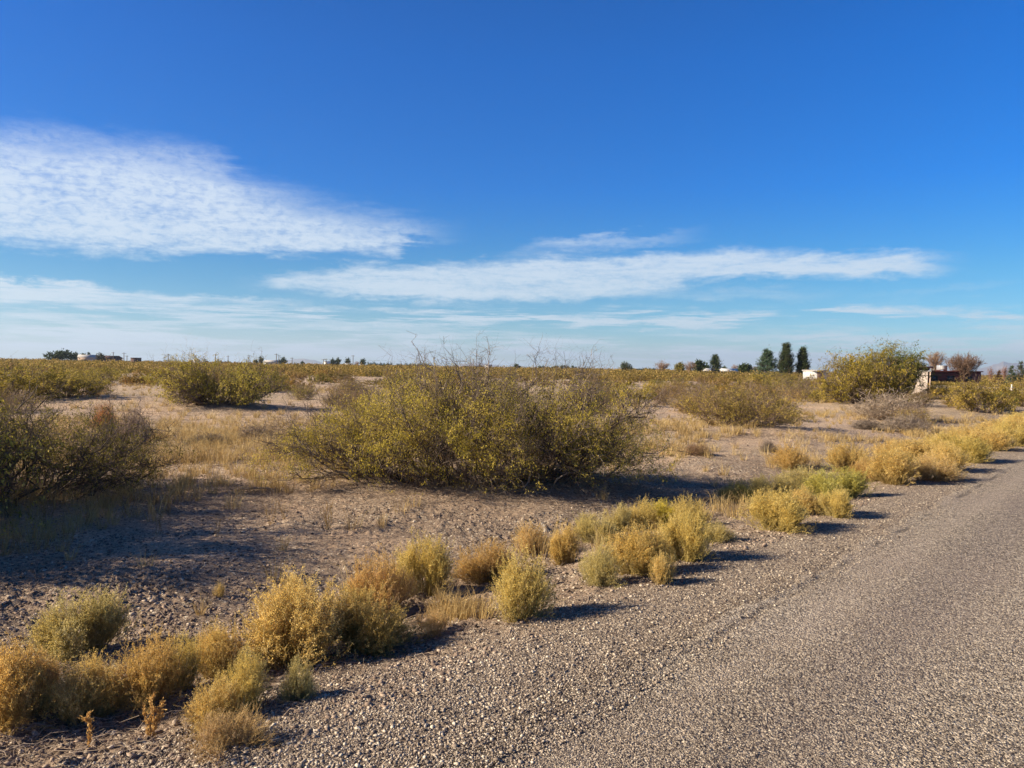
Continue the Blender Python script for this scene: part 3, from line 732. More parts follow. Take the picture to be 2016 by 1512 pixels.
shrub(135, 784, 170, 70, gk(1), 'wide olive shrub with dark shaded side, second from the left edge in back', (.85, .85, .95))
shrub(192, 756, 130, 42, gk(2), 'low olive shrub at the near edge of the sandy clearing on the left', (.9, .9, .95))
shrub(595, 788, 84, 46, tk(0), 'small grey green twiggy shrub right of the round green shrub', (.9, 1, 1))
shrub(520, 772, 90, 40, tk(1), 'small twiggy shrub hidden behind the right side of the round green shrub', (.9, .95, 1))
shrub(655, 800, 60, 32, tk(0), 'little dark bush on pinkish soil left of the central mesquite', (.7, .7, .8))
shrub(1235, 800, 120, 62, gk(1), 'olive shrub directly behind the right end of the central mesquite')
shrub(1312, 782, 110, 42, gk(2), 'low olive shrub right of and behind the central mesquite', (1, .95, .9))
shrub(1345, 800, 70, 40, tk(1), 'thin yellow twiggy bush left of the twiggy olive and tan shrub', (1.1, 1, 1))
shrub(1575, 786, 130, 55, tk(0), 'grey twiggy shrub in front of the two tall pines', (.8, .85, .9), branch=(.9, .95, 1))
shrub(1520, 765, 110, 36, gk(0), 'low olive shrub in front of the blue green spruce', (.9, .9, .9))
shrub(1640, 778, 70, 42, tk(1), 'sparse greyish shrub against the left foot of the yellow green tree', (.8, .9, .9))
shrub(1860, 788, 110, 44, gk(1), 'olive and yellow shrub below the long red wall right of the beige panel', (1.05, 1, .9))
shrub(1925, 813, 150, 72, gk(0), 'large golden olive shrub on the right, beyond the roadside snakeweed', (.85, .8, .9), back=.2)
shrub(1962, 806, 80, 52, gk(2), 'green shrub leaning on the right side of the large golden olive shrub', (.75, .95, .8))
shrub(2010, 800, 90, 50, gk(1), 'yellow olive shrub at the right edge below the spruce', (.8, .78, .8))
shrub(1806, 802, 84, 38, tk(0), 'dark grey tangled bush in front of the beige panel', (.55, .6, .6), branch=(.8, .8, .85))
shrub(1750, 828, 150, 56, bk(0), 'pale grey brush with wispy upright stems in front of the yellow green tree', (1.0, .95, .8), name='grey_brush', branch=(1.15, 1.12, 1.08), group='grey wispy brush')
shrub(1800, 838, 90, 48, tk(1), 'yellowish grey bush beside the pale brush, darker at its foot', (1.05, 1, .9))
shrub(1780, 852, 100, 40, bk(1), 'low grey brush on bare soil just in front of the pale wispy brush', (.9, .9, .9), name='grey_brush', branch=(.95, .93, .92), group='grey wispy brush')
shrub(1708, 846, 66, 24, bk(1), 'small dark grey brush with a long thin shadow left of the low grey brush', (.7, .7, .7), name='grey_brush', branch=(.75, .73, .72), group='grey wispy brush')
shrub(1512, 890, 36, 26, bk(0), 'tiny grey brush casting a short shadow on open soil right of the central mesquite', (.8, .8, .8), name='grey_brush', branch=(.7, .68, .66), group='grey wispy brush')
shrub(258, 880, 76, 84, bk(1), 'soft pinkish grey brush behind the right side of the dark twiggy shrub', (1, .9, .8), name='grey_brush', branch=(1.05, .98, .95), group='grey wispy brush')
shrub(205, 850, 50, 60, bk(0), 'faded orange brush behind the dark twiggy shrub', (1.3, .9, .4), name='grey_brush', branch=(1.5, 1.0, .55), group='grey wispy brush')
shrub(412, 876, 80, 26, bk(1), 'flat dark twiggy brush among the golden grass on the left', (.6, .6, .6), name='grey_brush', branch=(.6, .55, .5), group='grey wispy brush')
shrub(505, 868, 90, 34, bk(0), 'grey brush among dry grass left of the central mesquite', (.8, .8, .8), name='grey_brush', branch=(.9, .85, .8), group='grey wispy brush')
shrub(560, 905, 90, 40, bk(1), 'thin tan brush touching the left foot of the central mesquite', (1, .9, .7), name='grey_brush', branch=(.95, .8, .65), group='grey wispy brush')
shrub(1370, 898, 70, 26, bk(0), 'low brown brush on open soil right of the central mesquite shadow', (.8, .7, .5), name='grey_brush', branch=(.9, .7, .5), group='grey wispy brush')
shrub(690, 775, 80, 40, tk(0), 'grey twiggy bush just behind the left shoulder of the central mesquite', (.9, .9, .9))
shrub(300, 756, 70, 24, gk(2), 'small shrub with dark foot at the far side of the sandy clearing', (.8, .85, .9))

# ------------------------------------------------------------------ snakeweed along the road
WM = [make_weed(200 + i, n0=n0, sub=sub, heads=hd, low=.1, lean=ln) for i, (n0, sub, hd, ln) in
      enumerate([(380, 7, 36000, 0), (340, 7, 30000, .03), (300, 6, 25000, -.03), (270, 6, 22000, .02), (360, 6, 33000, 0)])]
WS = make_weed(240, n0=150, sub=6, heads=6500)          # sparse
WD = make_weed(241, n0=240, sub=6, heads=900)           # dried, nearly without heads
GOLD, YEL, ORG, GRN, PALE, BRN, DRY = ((1.06, 1.0, .98), (1.04, 1.0, .98)), ((1.04, 1.03, .92), (1.02, 1.04, .92)), ((1.0, .88, .80), (1.0, .90, .85)), ((.94, .98, 1.08), (.90, .98, 1.05)), ((1.05, 1.05, 1.25), (1.1, 1.1, 1.15)), ((.88, .74, .72), (.92, .82, .82)), ((1.0, .9, 1.2), (1.15, 1.05, 1.2))
GW = 'snakeweed clumps along the road'
weeds = [
 (12, 1452, 170, 165, 0, ORG, 'orange gold snakeweed clump at the lower left edge'),
 (62, 1425, 130, 112, 2, BRN, 'brownish snakeweed clump between the two golden ones at the lower left edge'),
 (165, 1420, 150, 122, 4, GOLD, 'golden snakeweed clump with a black shadow, second in the lower left corner'),
 (172, 1294, 160, 132, 1, GRN, 'pale green rounded snakeweed clump standing alone on the stony soil at left'),
 (293, 1392, 140, 138, 3, ORG, 'orange pink snakeweed clump left of the yellow green foreground clump'),
 (352, 1362, 90, 112, 2, YEL, 'narrow yellow snakeweed clump tucked behind the orange pink one'),
 (432, 1338, 110, 108, 4, GOLD, 'golden tan snakeweed clump left of the largest gold clump'),
 (590, 1312, 232, 178, 0, GOLD, 'largest gold snakeweed clump, widest of the row, left half'),
 (712, 1288, 170, 138, 1, ((.92, .84, .75), (.92, .90, .8)), 'darker gold snakeweed clump joined to the right side of the largest gold clump'),
 (472, 1405, 120, 118, 2, YEL, 'yellow green snakeweed clump in front of the largest gold clump'),
 (425, 1432, 115, 98, 3, GOLD, 'bright gold snakeweed clump just above the dried pale one'),
 (452, 1488, 150, 92, 'D', DRY, 'dried pale pinkish snakeweed clump on gravel near the bottom edge'),
 (585, 1382, 66, 84, 3, GRN, 'small pale green snakeweed on gravel in front of the largest gold clump'),
 (572, 1160, 38, 38, 'S', ORG, 'tiny orange snakeweed alone on the bare soil behind the largest gold clump'),
 (432, 1176, 24, 36, 'S', GOLD, 'tiny golden weed tuft on the shaded stony soil at left'),
 (748, 1215, 136, 116, 'D2', ((.95, .72, .75), (1, .85, .95)), 'faded pinkish brown snakeweed clump behind the darker gold one'),
 (838, 1178, 112, 122, 1, YEL, 'tall yellow snakeweed clump right of the faded pinkish one'),
 (955, 1148, 118, 78, 2, BRN, 'rusty brown snakeweed clump behind the upright yellow one'),
 (1028, 1228, 128, 130, 3, YEL, 'upright yellow snakeweed clump at the gravel edge with pale stems at its base'),
 (850, 1256, 72, 62, 'S', DRY, 'sparse dry little snakeweed in the shade between two large clumps'),
 (1045, 1092, 76, 60, 'D2', DRY, 'faded tan snakeweed clump at the back of the middle row'),
 (1112, 1112, 70, 82, 4, GOLD, 'yellow snakeweed clump left of the round green one'),
 (1166, 1072, 84, 66, 1, GRN, 'round green snakeweed clump with dark right side'),
 (1176, 1158, 88, 82, 3, GRN, 'yellow green snakeweed clump at the gravel edge left of the peach gold one'),
 (1256, 1135, 122, 102, 0, ((1, .92, .85), (1, 1, .9)), 'peach gold rounded snakeweed clump in the middle group'),
 (1348, 1108, 104, 108, 1, YEL, 'bright yellow green snakeweed clump on the right of the middle group'),
 (1306, 1152, 56, 62, 2, GOLD, 'small golden snakeweed clump in front of the peach gold one'),
 (1215, 1052, 66, 52, 2, GRN, 'tan green snakeweed clump at the back left of the middle group'),
 (1262, 1046, 80, 62, 'D2', YEL, 'pale yellow snakeweed clump behind the peach gold one'),
 (1298, 1040, 72, 56, 4, ((1.1, 1.15, .5), (1, 1.1, .6)), 'vivid yellow snakeweed clump at the back of the middle group'),
 (1356, 1040, 84, 62, 3, YEL, 'yellow green snakeweed clump at the back right of the middle group'),
 (1412, 1070, 66, 42, 'D2', GRN, 'low grey green snakeweed clump with a thin shadow right of the middle group'),
 (1528, 1048, 128, 84, 0, YEL, 'yellow snakeweed clump standing forward at the gravel edge right of the gap'),
 (1590, 1016, 84, 54, 2, GOLD, 'golden orange snakeweed clump between two yellow ones right of the gap'),
 (1648, 1020, 84, 62, 1, YEL, 'pale yellow green snakeweed clump with a long dark shadow on the gravel'),
 (1452, 990, 82, 40, 3, ((.45, .55, .5), (.6, .7, .6)), 'green snakeweed darkened by the shadow of the central mesquite'),  # tints darkened so the colour carries the shade it stands in
 (1508, 986, 80, 46, 2, GRN, 'olive snakeweed clump at the tip of the big shadow'),
 (1572, 978, 120, 58, 4, GRN, 'wide olive green snakeweed clump behind the golden orange one'),
 (1655, 985, 112, 66, 1, ((.9, 1, .7), (.8, .95, .75)), 'olive yellow snakeweed clump with a dark right side and shadow on gravel'),
 (1556, 926, 80, 50, 3, ORG, 'orange tan snakeweed clump standing back from the row on open soil'),
 (1668, 932, 84, 58, 2, GOLD, 'gold snakeweed clump standing back left of the dense golden row'),
 (1712, 950, 66, 46, 4, BRN, 'brown gold snakeweed clump at the left end of the dense golden row'),
 (1764, 955, 104, 76, 0, GOLD, 'large gold snakeweed clump at the left end of the dense golden row'),
 (1832, 948, 104, 50, 'D2', DRY, 'pale dry snakeweed clump spilling on the gravel in front of the golden row'),
 (1812, 916, 110, 52, 1, GOLD, 'gold snakeweed clump in the dense row behind the pale dry one'),
 (1872, 930, 92, 56, 2, GOLD, 'gold snakeweed clump with pale foot, right of the pale dry one'),
 (1750, 905, 80, 36, 3, ORG, 'orange tan snakeweed clump on the far side of the dense golden row'),
 (1905, 912, 92, 54, 0, ((.9, .88, .7), (.9, .95, .8)), 'dark sided gold snakeweed clump where the row meets the road'),
 (1862, 890, 96, 40, 4, YEL, 'yellow snakeweed clump at the back of the dense row near the right edge'),
 (1945, 890, 92, 48, 1, GOLD, 'gold snakeweed clump second from the right edge'),
 (1915, 872, 92, 36, 2, GOLD, 'low gold snakeweed clump behind the row near the right edge'),
 (1990, 880, 90, 52, 3, YEL, 'yellow snakeweed clump at the right edge beside the road'),
 (1968, 858, 92, 34, 4, GOLD, 'gold snakeweed clump at the back near the right edge'),
 (2022, 862, 90, 46, 0, GOLD, 'gold snakeweed clump cut by the right edge'),
 (2010, 842, 80, 30, 1, YEL, 'farthest yellow snakeweed clump at the right edge'),
]
for (px, py, w, h, kd, (ch, cs), lab) in weeds:
    p, W_, H_ = put(px, py, w, h, .22)
    me = WS if kd == 'S' else WD if kd == 'D' else WM[3] if kd == 'D2' else WM[kd]
    rz = random.Random(px * 3 + py).uniform(-3, 3)
    tt = ch if kd != 'D2' else tuple(.5 * a + .5 for a in ch)
    plant('snakeweed', lab, 'shrub', GW, me, (p[0], p[1], float(ground(p[0], p[1])) - .015), rz, (W_ * 1.04, W_ * 1.0, H_ * 1.04), (cs, tt), ('stems', 'flower_heads'))

# small dry weeds and stalks
def stalk_plant(name, label, px, py, hpx, n, seed, spread, heads, col, group=None, catg='weed', thick=.003):
    g = np.random.default_rng(seed); p = gpoint(px, py); D = p[1]; H = hpx * D / FPX
    root = g.normal(0, .012, (n, 3)); root[:, 2] = -.02
    a = g.random(n) * 6.28; tgt = np.stack([np.cos(a) * spread * H * g.uniform(.3, 1, n), np.sin(a) * spread * H * .6, H * g.uniform(.65, 1, n)], 1)
    tgt[0] = (0, 0, H)
    ctrl = (root + tgt) / 2 + g.normal(0, .06, (n, 3)) * H
    P0 = bez(root, ctrl, tgt, 8, .15, g)
    parts = [tubes(P0, np.full(n, thick), np.full(n, thick * .5), 4)]
    k = n * 5; c, t, _, _ = children(P0, None, k, .3, .95, g); d = norm(t + g.normal(0, .5, (k, 3)) + np.array([0, 0, .3])); L = g.uniform(.08, .25, k)[:, None] * H
    P1 = bez(c, c + d * L * .5, c + d * L, 4, .3, g); parts.append(tubes(P1, np.full(k, thick * .6), np.full(k, thick * .3), 3))
    bv, bf = cat(*parts)
    o = empty(name, (p[0], p[1], float(ground(p[0], p[1])))); tag(o, label, catg, group)
    b = link('stalks', mesh_np('stalks', bv, bf, M['grass']), o); b.color = (*col, 1)
    if heads:
        c1, t1, _, _ = children(P0, None, heads, .12, 1, g); c2, t2, _, _ = children(P1, None, heads // 3, .2, 1, g)
        c1 = np.concatenate([c1, c2]); t1 = np.concatenate([t1, t2])
        lv, lf = leaves(c1 + g.normal(0, .004, c1.shape), .016, .006, t1 + g.normal(0, .35, t1.shape), g)
        q = link('seed_heads', mesh_np('seed_heads', lv, lf, M['grass']), o); q.color = (*col, 1)
GD = 'dry stalks on the soil'
stalk_plant('dry_weed', 'branching dry seed stalk in front of the orange pink snakeweed near the bottom edge', 298, 1452, 78, 5, 1, .55, 420, (1.3, 1.15, .95), GD, thick=.0028)
stalk_plant('dry_weed', 'single upright dry seed stalk in the black shade at the lower left', 177, 1470, 66, 1, 2, .1, 240, (1.3, 1.15, .95), GD, thick=.0028)
for i, (px, py, h, n, lab) in enumerate([(130, 1085, 78, 5, 'tall pale dry stalks in the shade, front left below the dark twiggy shrub'), (85, 1040, 60, 9, 'pale grass like stalks at the foot of the dark twiggy shrub'),
        (170, 1030, 66, 7, 'leaning grey stalks in the shade below the dark twiggy shrub'), (310, 1052, 56, 3, 'thin forked pale stalk in the middle of the shaded soil'), (250, 1010, 60, 7, 'fine upright stalks where the dark twiggy shrub ends'),
        (330, 1010, 62, 8, 'loose spray of tan stalks right of the dark twiggy shrub'), (425, 1058, 44, 4, 'short pale stalks on shaded soil right of the tan spray'), (535, 1035, 52, 6, 'spindly stalks in the sun flecked soil below the fallen branch'),
        (645, 1040, 58, 10, 'small bare twiggy weed on a lump of soil below the central mesquite'), (560, 1025, 36, 5, 'little tan stalks left of the bare twiggy weed'), (1495, 880, 22, 5, 'short dry stalks on open soil right of the central mesquite'),
        (730, 1135, 30, 5, 'short dry stalks behind the faded pinkish snakeweed'), (28, 1085, 50, 5, 'pale stalks at the left edge on the shaded soil')]):
    stalk_plant('dry_weed', lab, px, py, h, n, 10 + i, .45, 0, (.85, .80, .72), GD, thick=.0028)

def fallen(label, px, py, lpx, ang, seed, rad=.02):
    g = np.random.default_rng(seed); p = gpoint(px, py); L = lpx * p[1] / FPX
    d = np.array([math.cos(ang), math.sin(ang), 0]); n = 12
    t = np.linspace(0, 1, n); pts = p + d * (t[:, None] - .5) * L; pts = pts + np.cumsum(g.normal(0, .025, (n, 3)), 0) * L
    pts[:, 2] = ground(pts[:, 0], pts[:, 1]) + rad * .9 + .05 * L * np.sin(t * 3.1) * g.random()
    P0 = pts[None] - p; parts = [tubes(P0, np.array([rad]), np.array([rad * .4]), 6)]
    k = 9; c, tt, _, _ = children(P0, None, k, .1, .95, g); dd = norm(tt + g.normal(0, .7, (k, 3)) * np.array([1, 1, .4])); LL = g.uniform(.1, .35, k)[:, None] * L
    P1 = bez(c, c + dd * LL * .5, c + dd * LL, 6, .3, g); parts.append(tubes(P1, np.full(k, rad * .4), np.full(k, rad * .12), 4))
    v, f = cat(*parts); o = link('fallen_branch', mesh_np('fallen_branch', v, f, M['grey']), None, p); o.color = (.85, .82, .8, 1)
    tag(o, label, 'branch', 'fallen dead branches')
fallen('weathered dead branch lying on soil left of the central mesquite', 505, 968, 85, .1, 3, .022)
fallen('thin dead branch on the dark soil behind the orange pink snakeweed', 360, 1262, 110, -.15, 4, .008)
fallen('dead branch in the debris at the left foot of the central mesquite', 640, 945, 90, .5, 5, .014)
fallen('pale dead branch in dry litter left of the central mesquite', 450, 922, 100, -.2, 6, .012)
fallen('dead branch lying in the sun under the left side of the central mesquite', 690, 965, 80, -.3, 7, .012)

# ------------------------------------------------------------------ scrub of the middle distance, each shrub its own object
rs = random.Random(77)
def noclear(x, y):
    # open patches seen in the photograph
    for (cx, cy, rr) in taken:
        if (x - cx) ** 2 + (y - cy) ** 2 < rr * rr: return False
    s = float(across(x, y))
    if s < 4.0 + .02 * y: return False
    a = x / y
    px = 1008 + a * FPX
    if y < 24: return False
    if 330 < px < 640 and y < 36: return False
    if 200 < px < 330 and y < 48: return False
    if 1100 < px < 1650 and y < 27: return False
    if 1600 < px and y < 34: return False
    if px > 1560 and y > 62 and px < 2016 and y < 66: return False
    return True
cnt = 0; spots = []; GRP = {}
tries = 0
while cnt < 235 and tries < 60000:
    tries += 1
    y = 24 + (118 - 24) * rs.random() ** 1.25; x = rs.uniform(-.74, .74) * y
    if not noclear(x, y): continue
    if any((x - a) ** 2 + (y - b) ** 2 < (1.5 + .01 * y) ** 2 for a, b in spots): continue
    if float(vnoise(x * .11, y * .11, 333)) < -.22 and y < 70: continue
    spots.append((x, y)); cnt += 1
    far = y > 48
    me = LOW[rs.randrange(4)] if far else (G[rs.randrange(3)] if rs.random() < .6 else GT[rs.randrange(2)])
    sc = rs.uniform(.55, 1.15) * (1 if y > 40 else .8); hs = rs.uniform(.50, 1.08) * (1.0 if y > 40 else .82)
    if 1735 < 1008 + x / y * FPX < 1975: hs *= .5
    t = rs.random(); b_ = rs.uniform(.55, 1.0)
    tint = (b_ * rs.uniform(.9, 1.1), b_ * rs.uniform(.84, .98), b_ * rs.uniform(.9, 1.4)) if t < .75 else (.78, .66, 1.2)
    a = x / y
    px = 1008 + a * FPX
    mark = [m for lim, m in ((140, 'below the big dark left trees'), (230, 'below the pale gabled house'), (340, 'below the tiny dark building'), (530, 'behind the round green mesquite'), (632, 'below the faint left mountain'), (735, 'below the dark pair of trees'),
            (950, 'behind the central mesquite, left half'), (1170, 'behind the central mesquite, right half'), (1275, 'below the greyish round tree'), (1370, 'below the leafless trees'), (1480, 'below the pale roofs'),
            (1605, 'below the two tall pines'), (1740, 'by the yellow green tree'), (1960, 'before the red house'), (9999, 'at the right edge')) if px < lim][0]
    dist = 'in the far scrub band' if y > 85 else 'in the nearer scrub band' if y > 55 else 'beyond the clearings' if y > 38 else 'on the open sand'
    tone = 'pale tan' if t >= .75 else 'dark olive' if b_ < .68 else 'olive' if b_ < .84 else 'yellow olive'
    size = ('broad ' if sc > .95 else 'small ' if sc < .7 else '') + ('tall' if hs > .88 else 'low' if hs < .65 else 'rounded')
    lab = size + ' ' + tone + ' shrub ' + dist + ' ' + mark
    zone = 'left of the central mesquite' if a < -.12 else 'right of the central mesquite' if a > .17 else 'behind the central mesquite'
    grp_ = 'scrub ' + dist + ' ' + zone
    grp_ = GRP.setdefault(lab, grp_)
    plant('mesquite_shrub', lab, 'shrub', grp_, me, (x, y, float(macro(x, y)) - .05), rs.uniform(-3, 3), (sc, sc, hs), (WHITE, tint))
print('scrub individuals', cnt)
# the uncountable scrub beyond
def far_scrub():
    g = np.random.default_rng(8); V, F, n = [], [], 0
    N = 5200
    y = 112 / (1 - g.random(N) * (1 - 112 / 1500.)); y = np.minimum(y, 1500); x = g.uniform(-.78, .78, N) * y
    k = across(x, y) > 8; x, y = x[k], y[k]; N = len(x)
    q = 170
    w = g.uniform(1.6, 4.2, N) * (1 + y / 900); h = .55 + 1.5 * g.random(N) ** 1.6; h = np.where((np.abs(x / y - .60) < .09) & (y < 135), .6, h)
    d = norm(g.normal(0, 1, (N, q, 3))); d[..., 2] = np.abs(d[..., 2]); rr = g.random((N, q, 1)) ** .4
    c = d * rr * np.stack([w / 2, w / 2, h], -1)[:, None, :]
    c = c + np.stack([x, y, macro(x, y)], -1)[:, None, :]
    c = c.reshape(-1, 3)
    sz = np.repeat(.085 + y / 1400, q)
    dr = g.normal(0, 1, c.shape); v, f = leaves(c, sz * 1.6, sz * .9, dr, g)
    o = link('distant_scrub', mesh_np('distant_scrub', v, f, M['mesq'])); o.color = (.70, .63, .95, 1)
    tag(o, kind='stuff', label='mass of far olive scrub merging into one band along the horizon')
far_scrub()

# ------------------------------------------------------------------ trees
def make_tree(seed, H, Wd, kind, leafmat, nl=2500, ls=.3, nb=70, bark='bark', base=.12, trunk=.16):
    g = np.random.default_rng(seed)
    T = np.array([[[0, 0, -.3], [0.02 * H, 0, H * .3], [-.01 * H, .01 * H, H * .65], [0, 0, H * (.99 if kind in ('spruce', 'pine', 'cypress') else .6)]]])
    parts = [tubes(bez(T[:, 0], T[:, 1], T[:, 3], 8, .03, g), np.array([trunk]), np.array([trunk * .15]), 7)]
    tr = bez(T[:, 0], T[:, 1], T[:, 3], 24, 0, g)[0]
    if kind in ('spruce', 'pine', 'cypress'):
        t = base + (1 - base) * g.random(nb) ** 1.1 * .98
        hp = np.clip((t - base) / (1 - base), 0, 1)
        if kind == 'spruce': L = (1 - hp) ** .9 * 1.05
        elif kind == 'pine': L = np.minimum(np.sin(np.pi * np.clip(.30 + hp * .66, 0, 1)), 1.25 * (1 - hp) + .12) * g.uniform(.75, 1.15, nb)
        else: L = np.sin(np.pi * np.clip(.3 + hp * .66, 0, 1)) ** .6
        L = np.maximum(L, .10) * Wd / 2 * g.uniform(.72, 1.12, nb)
        c = np.stack([0 * t, 0 * t, t * H], 1); a = g.random(nb) * 6.28
        upb = {'spruce': .12, 'pine': 1.15, 'cypress': 1.3}[kind]
        tgt = c + np.stack([np.cos(a) * L, np.sin(a) * L, L * upb * g.uniform(.5, 1.1, nb)], 1)
        ctrl = (c + tgt) / 2; ctrl[:, 2] -= L * .12
        P0 = bez(c, ctrl, tgt, 6, .15, g); r = trunk * .28 * (L / L.max())
    else:
        c0, t0, _, _ = children(tr[None], None, nb, base, 1, g)
        a = g.random(nb) * 6.28; rr = g.random(nb) ** .5; zz = H * (.45 + .55 * np.sqrt(np.maximum(0, 1 - rr ** 2.2)) * g.random(nb) ** .35)
        if kind == 'bare': zz = H * (.55 + .45 * (1 - .6 * rr ** 2) * g.uniform(.7, 1, nb))
        tgt = np.stack([np.cos(a) * rr * Wd / 2, np.sin(a) * rr * Wd / 2, np.minimum(zz, H)], 1)
        ctrl = c0 * .5 + tgt * .5; ctrl[:, 2] = c0[:, 2] * .55 + tgt[:, 2] * .45
        P0 = bez(c0, ctrl, tgt, 8, .28, g); r = np.full(nb, trunk * .32)
    parts.append(tubes(P0, r, r * .25, 4))
    m = nb * (14 if kind == 'bare' else 6)
    c, t, ix, tt = children(P0, None, m, .25, 1, g); d = norm(t + norm(g.normal(0, 1, (m, 3))) * .6 + np.array([0, 0, .25])); LL = g.uniform(.04, .13, m)[:, None] * H
    P1 = bez(c, c + norm(t + d) * LL * .5, c + d * LL, 5, .3, g); r1 = np.full(m, trunk * .10)
    parts.append(tubes(P1, r1, r1 * .35, 3))
    if kind == 'bare':
        m2 = m * 3; c, t, ix, tt = children(P1, None, m2, .2, 1, g); d = norm(t + norm(g.normal(0, 1, (m2, 3))) * .6 + np.array([0, 0, .2])); LL = g.uniform(.03, .08, m2)[:, None] * H
        P2 = bez(c, c + d * LL * .5, c + d * LL, 3, .2, g); r2 = np.full(m2, trunk * .055); parts.append(tubes(P2, r2, r2 * .5, 3))
    bv, bf = cat(*parts)
    bm = mesh_np('trunk', bv, bf, M[bark])
    if not nl: return bm, None
    c1, t1, _, _ = children(P0, None, nl // 2, .3, 1, g); c2, t2, _, _ = children(P1, None, nl - nl // 2, .1, 1, g)
    c = np.concatenate([c1, c2]); t = np.concatenate([t1, t2])
    cm = fbm(c[:, 0] + seed * 3.1, c[:, 1] + c[:, 2] * 1.2, 3.2 / Wd, 3, .6, seed); kp = cm > -.32 + g.normal(0, .1, len(c)); c, t = c[kp], t[kp]
    c = c + g.normal(0, ls * .3, c.shape)
    v, f = leaves(c, ls, ls * (.30 if kind in ('spruce', 'pine', 'cypress') else .5), t * .6 + g.normal(0, .6, c.shape), g)
    return bm, mesh_np('crown', v, f, M[leafmat])
def tree(px, top, wpx, depth, kind, mt, label, seed, tint=WHITE, name=None, nl=2500, ls=.3, nb=70, bark='bark', base=.12, bt=WHITE, group='trees on the horizon', trunk=.16, cat_='tree'):
    x, y = at_depth(px, depth); zb = float(macro(x, y)); H = z_of(px, top, depth) - zb; Wd = wpx * depth / FPX
    me = make_tree(seed, H, Wd, kind, mt, nl, ls, nb, bark, base, trunk)
    nm = name or {'spruce': 'spruce_tree', 'pine': 'pine_tree', 'cypress': 'pine_tree', 'round': 'round_tree', 'bare': 'bare_tree'}[kind]
    plant(nm, label, cat_, group, me, (x, y, zb), random.Random(seed).uniform(0, 6), None, (bt, tint), ('trunk', 'crown'))
tree(1547, 679, 29, 150, 'pine', 'pine', 'tallest dark green pine, left one of the two tall pines', 1, nl=26000, ls=.24, nb=260, bt=(.4, .4, .35), trunk=.2, base=.03)
tree(1580, 687, 26, 150, 'pine', 'pine', 'tall dark green pine, right one of the two tall pines', 2, nl=24000, ls=.24, nb=240, bt=(.4, .4, .35), trunk=.18, base=.03)
tree(1510, 688, 66, 130, 'spruce', 'pine', 'blue green cone shaped spruce left of the two tall pines', 3, (1.3, 1.5, 2.3), nl=10000, ls=.28, nb=190, base=.02)
tree(1537, 712, 9, 160, 'cypress', 'pine', 'thin dark tree between the spruce and the tallest pine', 4, nl=1200, ls=.2, nb=40)
tree(1408, 700, 23, 215, 'pine', 'pine', 'dark upright pine standing over the long pale roof', 5, (.9, .95, 1), nl=4500, ls=.42, nb=90)
tree(1375, 710, 24, 215, 'round', 'pine', 'dark rounded evergreen at the left end of the long pale roof', 6, (.85, .9, .8), nl=3500, ls=.5)
tree(1391, 716, 10, 240, 'round', 'pine', 'small dark tree beside the rounded evergreen', 7, nl=900, ls=.5, nb=30)
tree(1357, 711, 28, 210, 'bare', None, 'leafless pinkish tree left of the rounded evergreen', 8, nl=0, nb=60, bark='twig', bt=(1.25, 1.2, 1.1), trunk=.13)
tree(1338, 714, 24, 205, 'round', 'tree', 'yellowish half bare tree between two leafless trees', 9, (.7, .75, .7), nl=1400, ls=.4)
tree(1303, 711, 32, 200, 'bare', None, 'wide leafless grey brown tree left of the yellowish one', 10, nl=0, nb=80, bark='twig', bt=(1.25, 1.2, 1.1), trunk=.13)
tree(1232, 711, 24, 230, 'round', 'pine', 'greyish green round tree just right of the central mesquite', 11, (1.5, 1.4, 2.0), nl=1500, ls=.4)
tree(1426, 722, 10, 250, 'round', 'pine', 'tiny dark tree in the gap between the two pale roofs', 12, nl=700, ls=.5, nb=30)
tree(1447, 717, 16, 250, 'bare', None, 'small leafless tree behind the right pale roof', 13, nl=0, nb=40, bark='twig', bt=(1.25, 1.2, 1.1), trunk=.12)
tree(1455, 723, 10, 240, 'round', 'pine', 'small dark tree at the right end of the pale roof', 14, nl=700, ls=.5, nb=30)
tree(1468, 714, 24, 185, 'round', 'pine', 'dark round tree left of the blue green spruce', 15, (.9, .95, .9), nl=4500, ls=.42, base=.02)
tree(1486, 721, 16, 190, 'bare', None, 'low brownish leafless tree between the dark round tree and spruce', 16, nl=0, nb=40, bark='twig', bt=(1.1, .8, .8), trunk=.1)
tree(1841, 690, 34, 165, 'bare', None, 'tall leafless tree rising behind the red house', 17, nl=0, nb=70, bark='twig', bt=(1.25, 1.2, 1.1), base=.3, trunk=.17)
tree(1896, 696, 66, 120, 'bare', 'grey', 'dense leafless round tree in front of the red house', 18, (.6, .55, .5), nl=1500, ls=.16, nb=170, bark='twig', bt=(.8, .72, .66), base=.15, trunk=.12)
tree(1800, 700, 40, 140, 'round', 'tree', 'grey olive tree behind the yellow green tree at the house', 19, (.65, .8, 1.1), nl=2200, ls=.25)
tree(1966, 730, 18, 130, 'spruce', 'pine', 'small rusty brown cone shaped tree right of the red house', 20, (2.6, 1.0, 1.2), nl=1800, ls=.2, nb=60)
tree(1991, 721, 22, 135, 'spruce', 'pine', 'small dark green spruce near the right edge', 21, (1, 1.25, 1.5), nl=3500, ls=.2, nb=90)
tree(2010, 716, 22, 140, 'pine', 'pine', 'dark tree cut by the right edge in front of the mountain', 22, (.9, .9, 1), nl=1500, ls=.25, nb=50)
tree(1977, 719, 12, 140, 'bare', None, 'thin leafless tree between the rusty tree and the small spruce', 23, nl=0, nb=30, bark='twig', bt=(1.2, 1, 1), trunk=.08)
tree(1950, 722, 10, 150, 'bare', None, 'thin leafless tree at the right end of the red house', 24, nl=0, nb=24, bark='twig', bt=(1.2, 1, 1), trunk=.07)
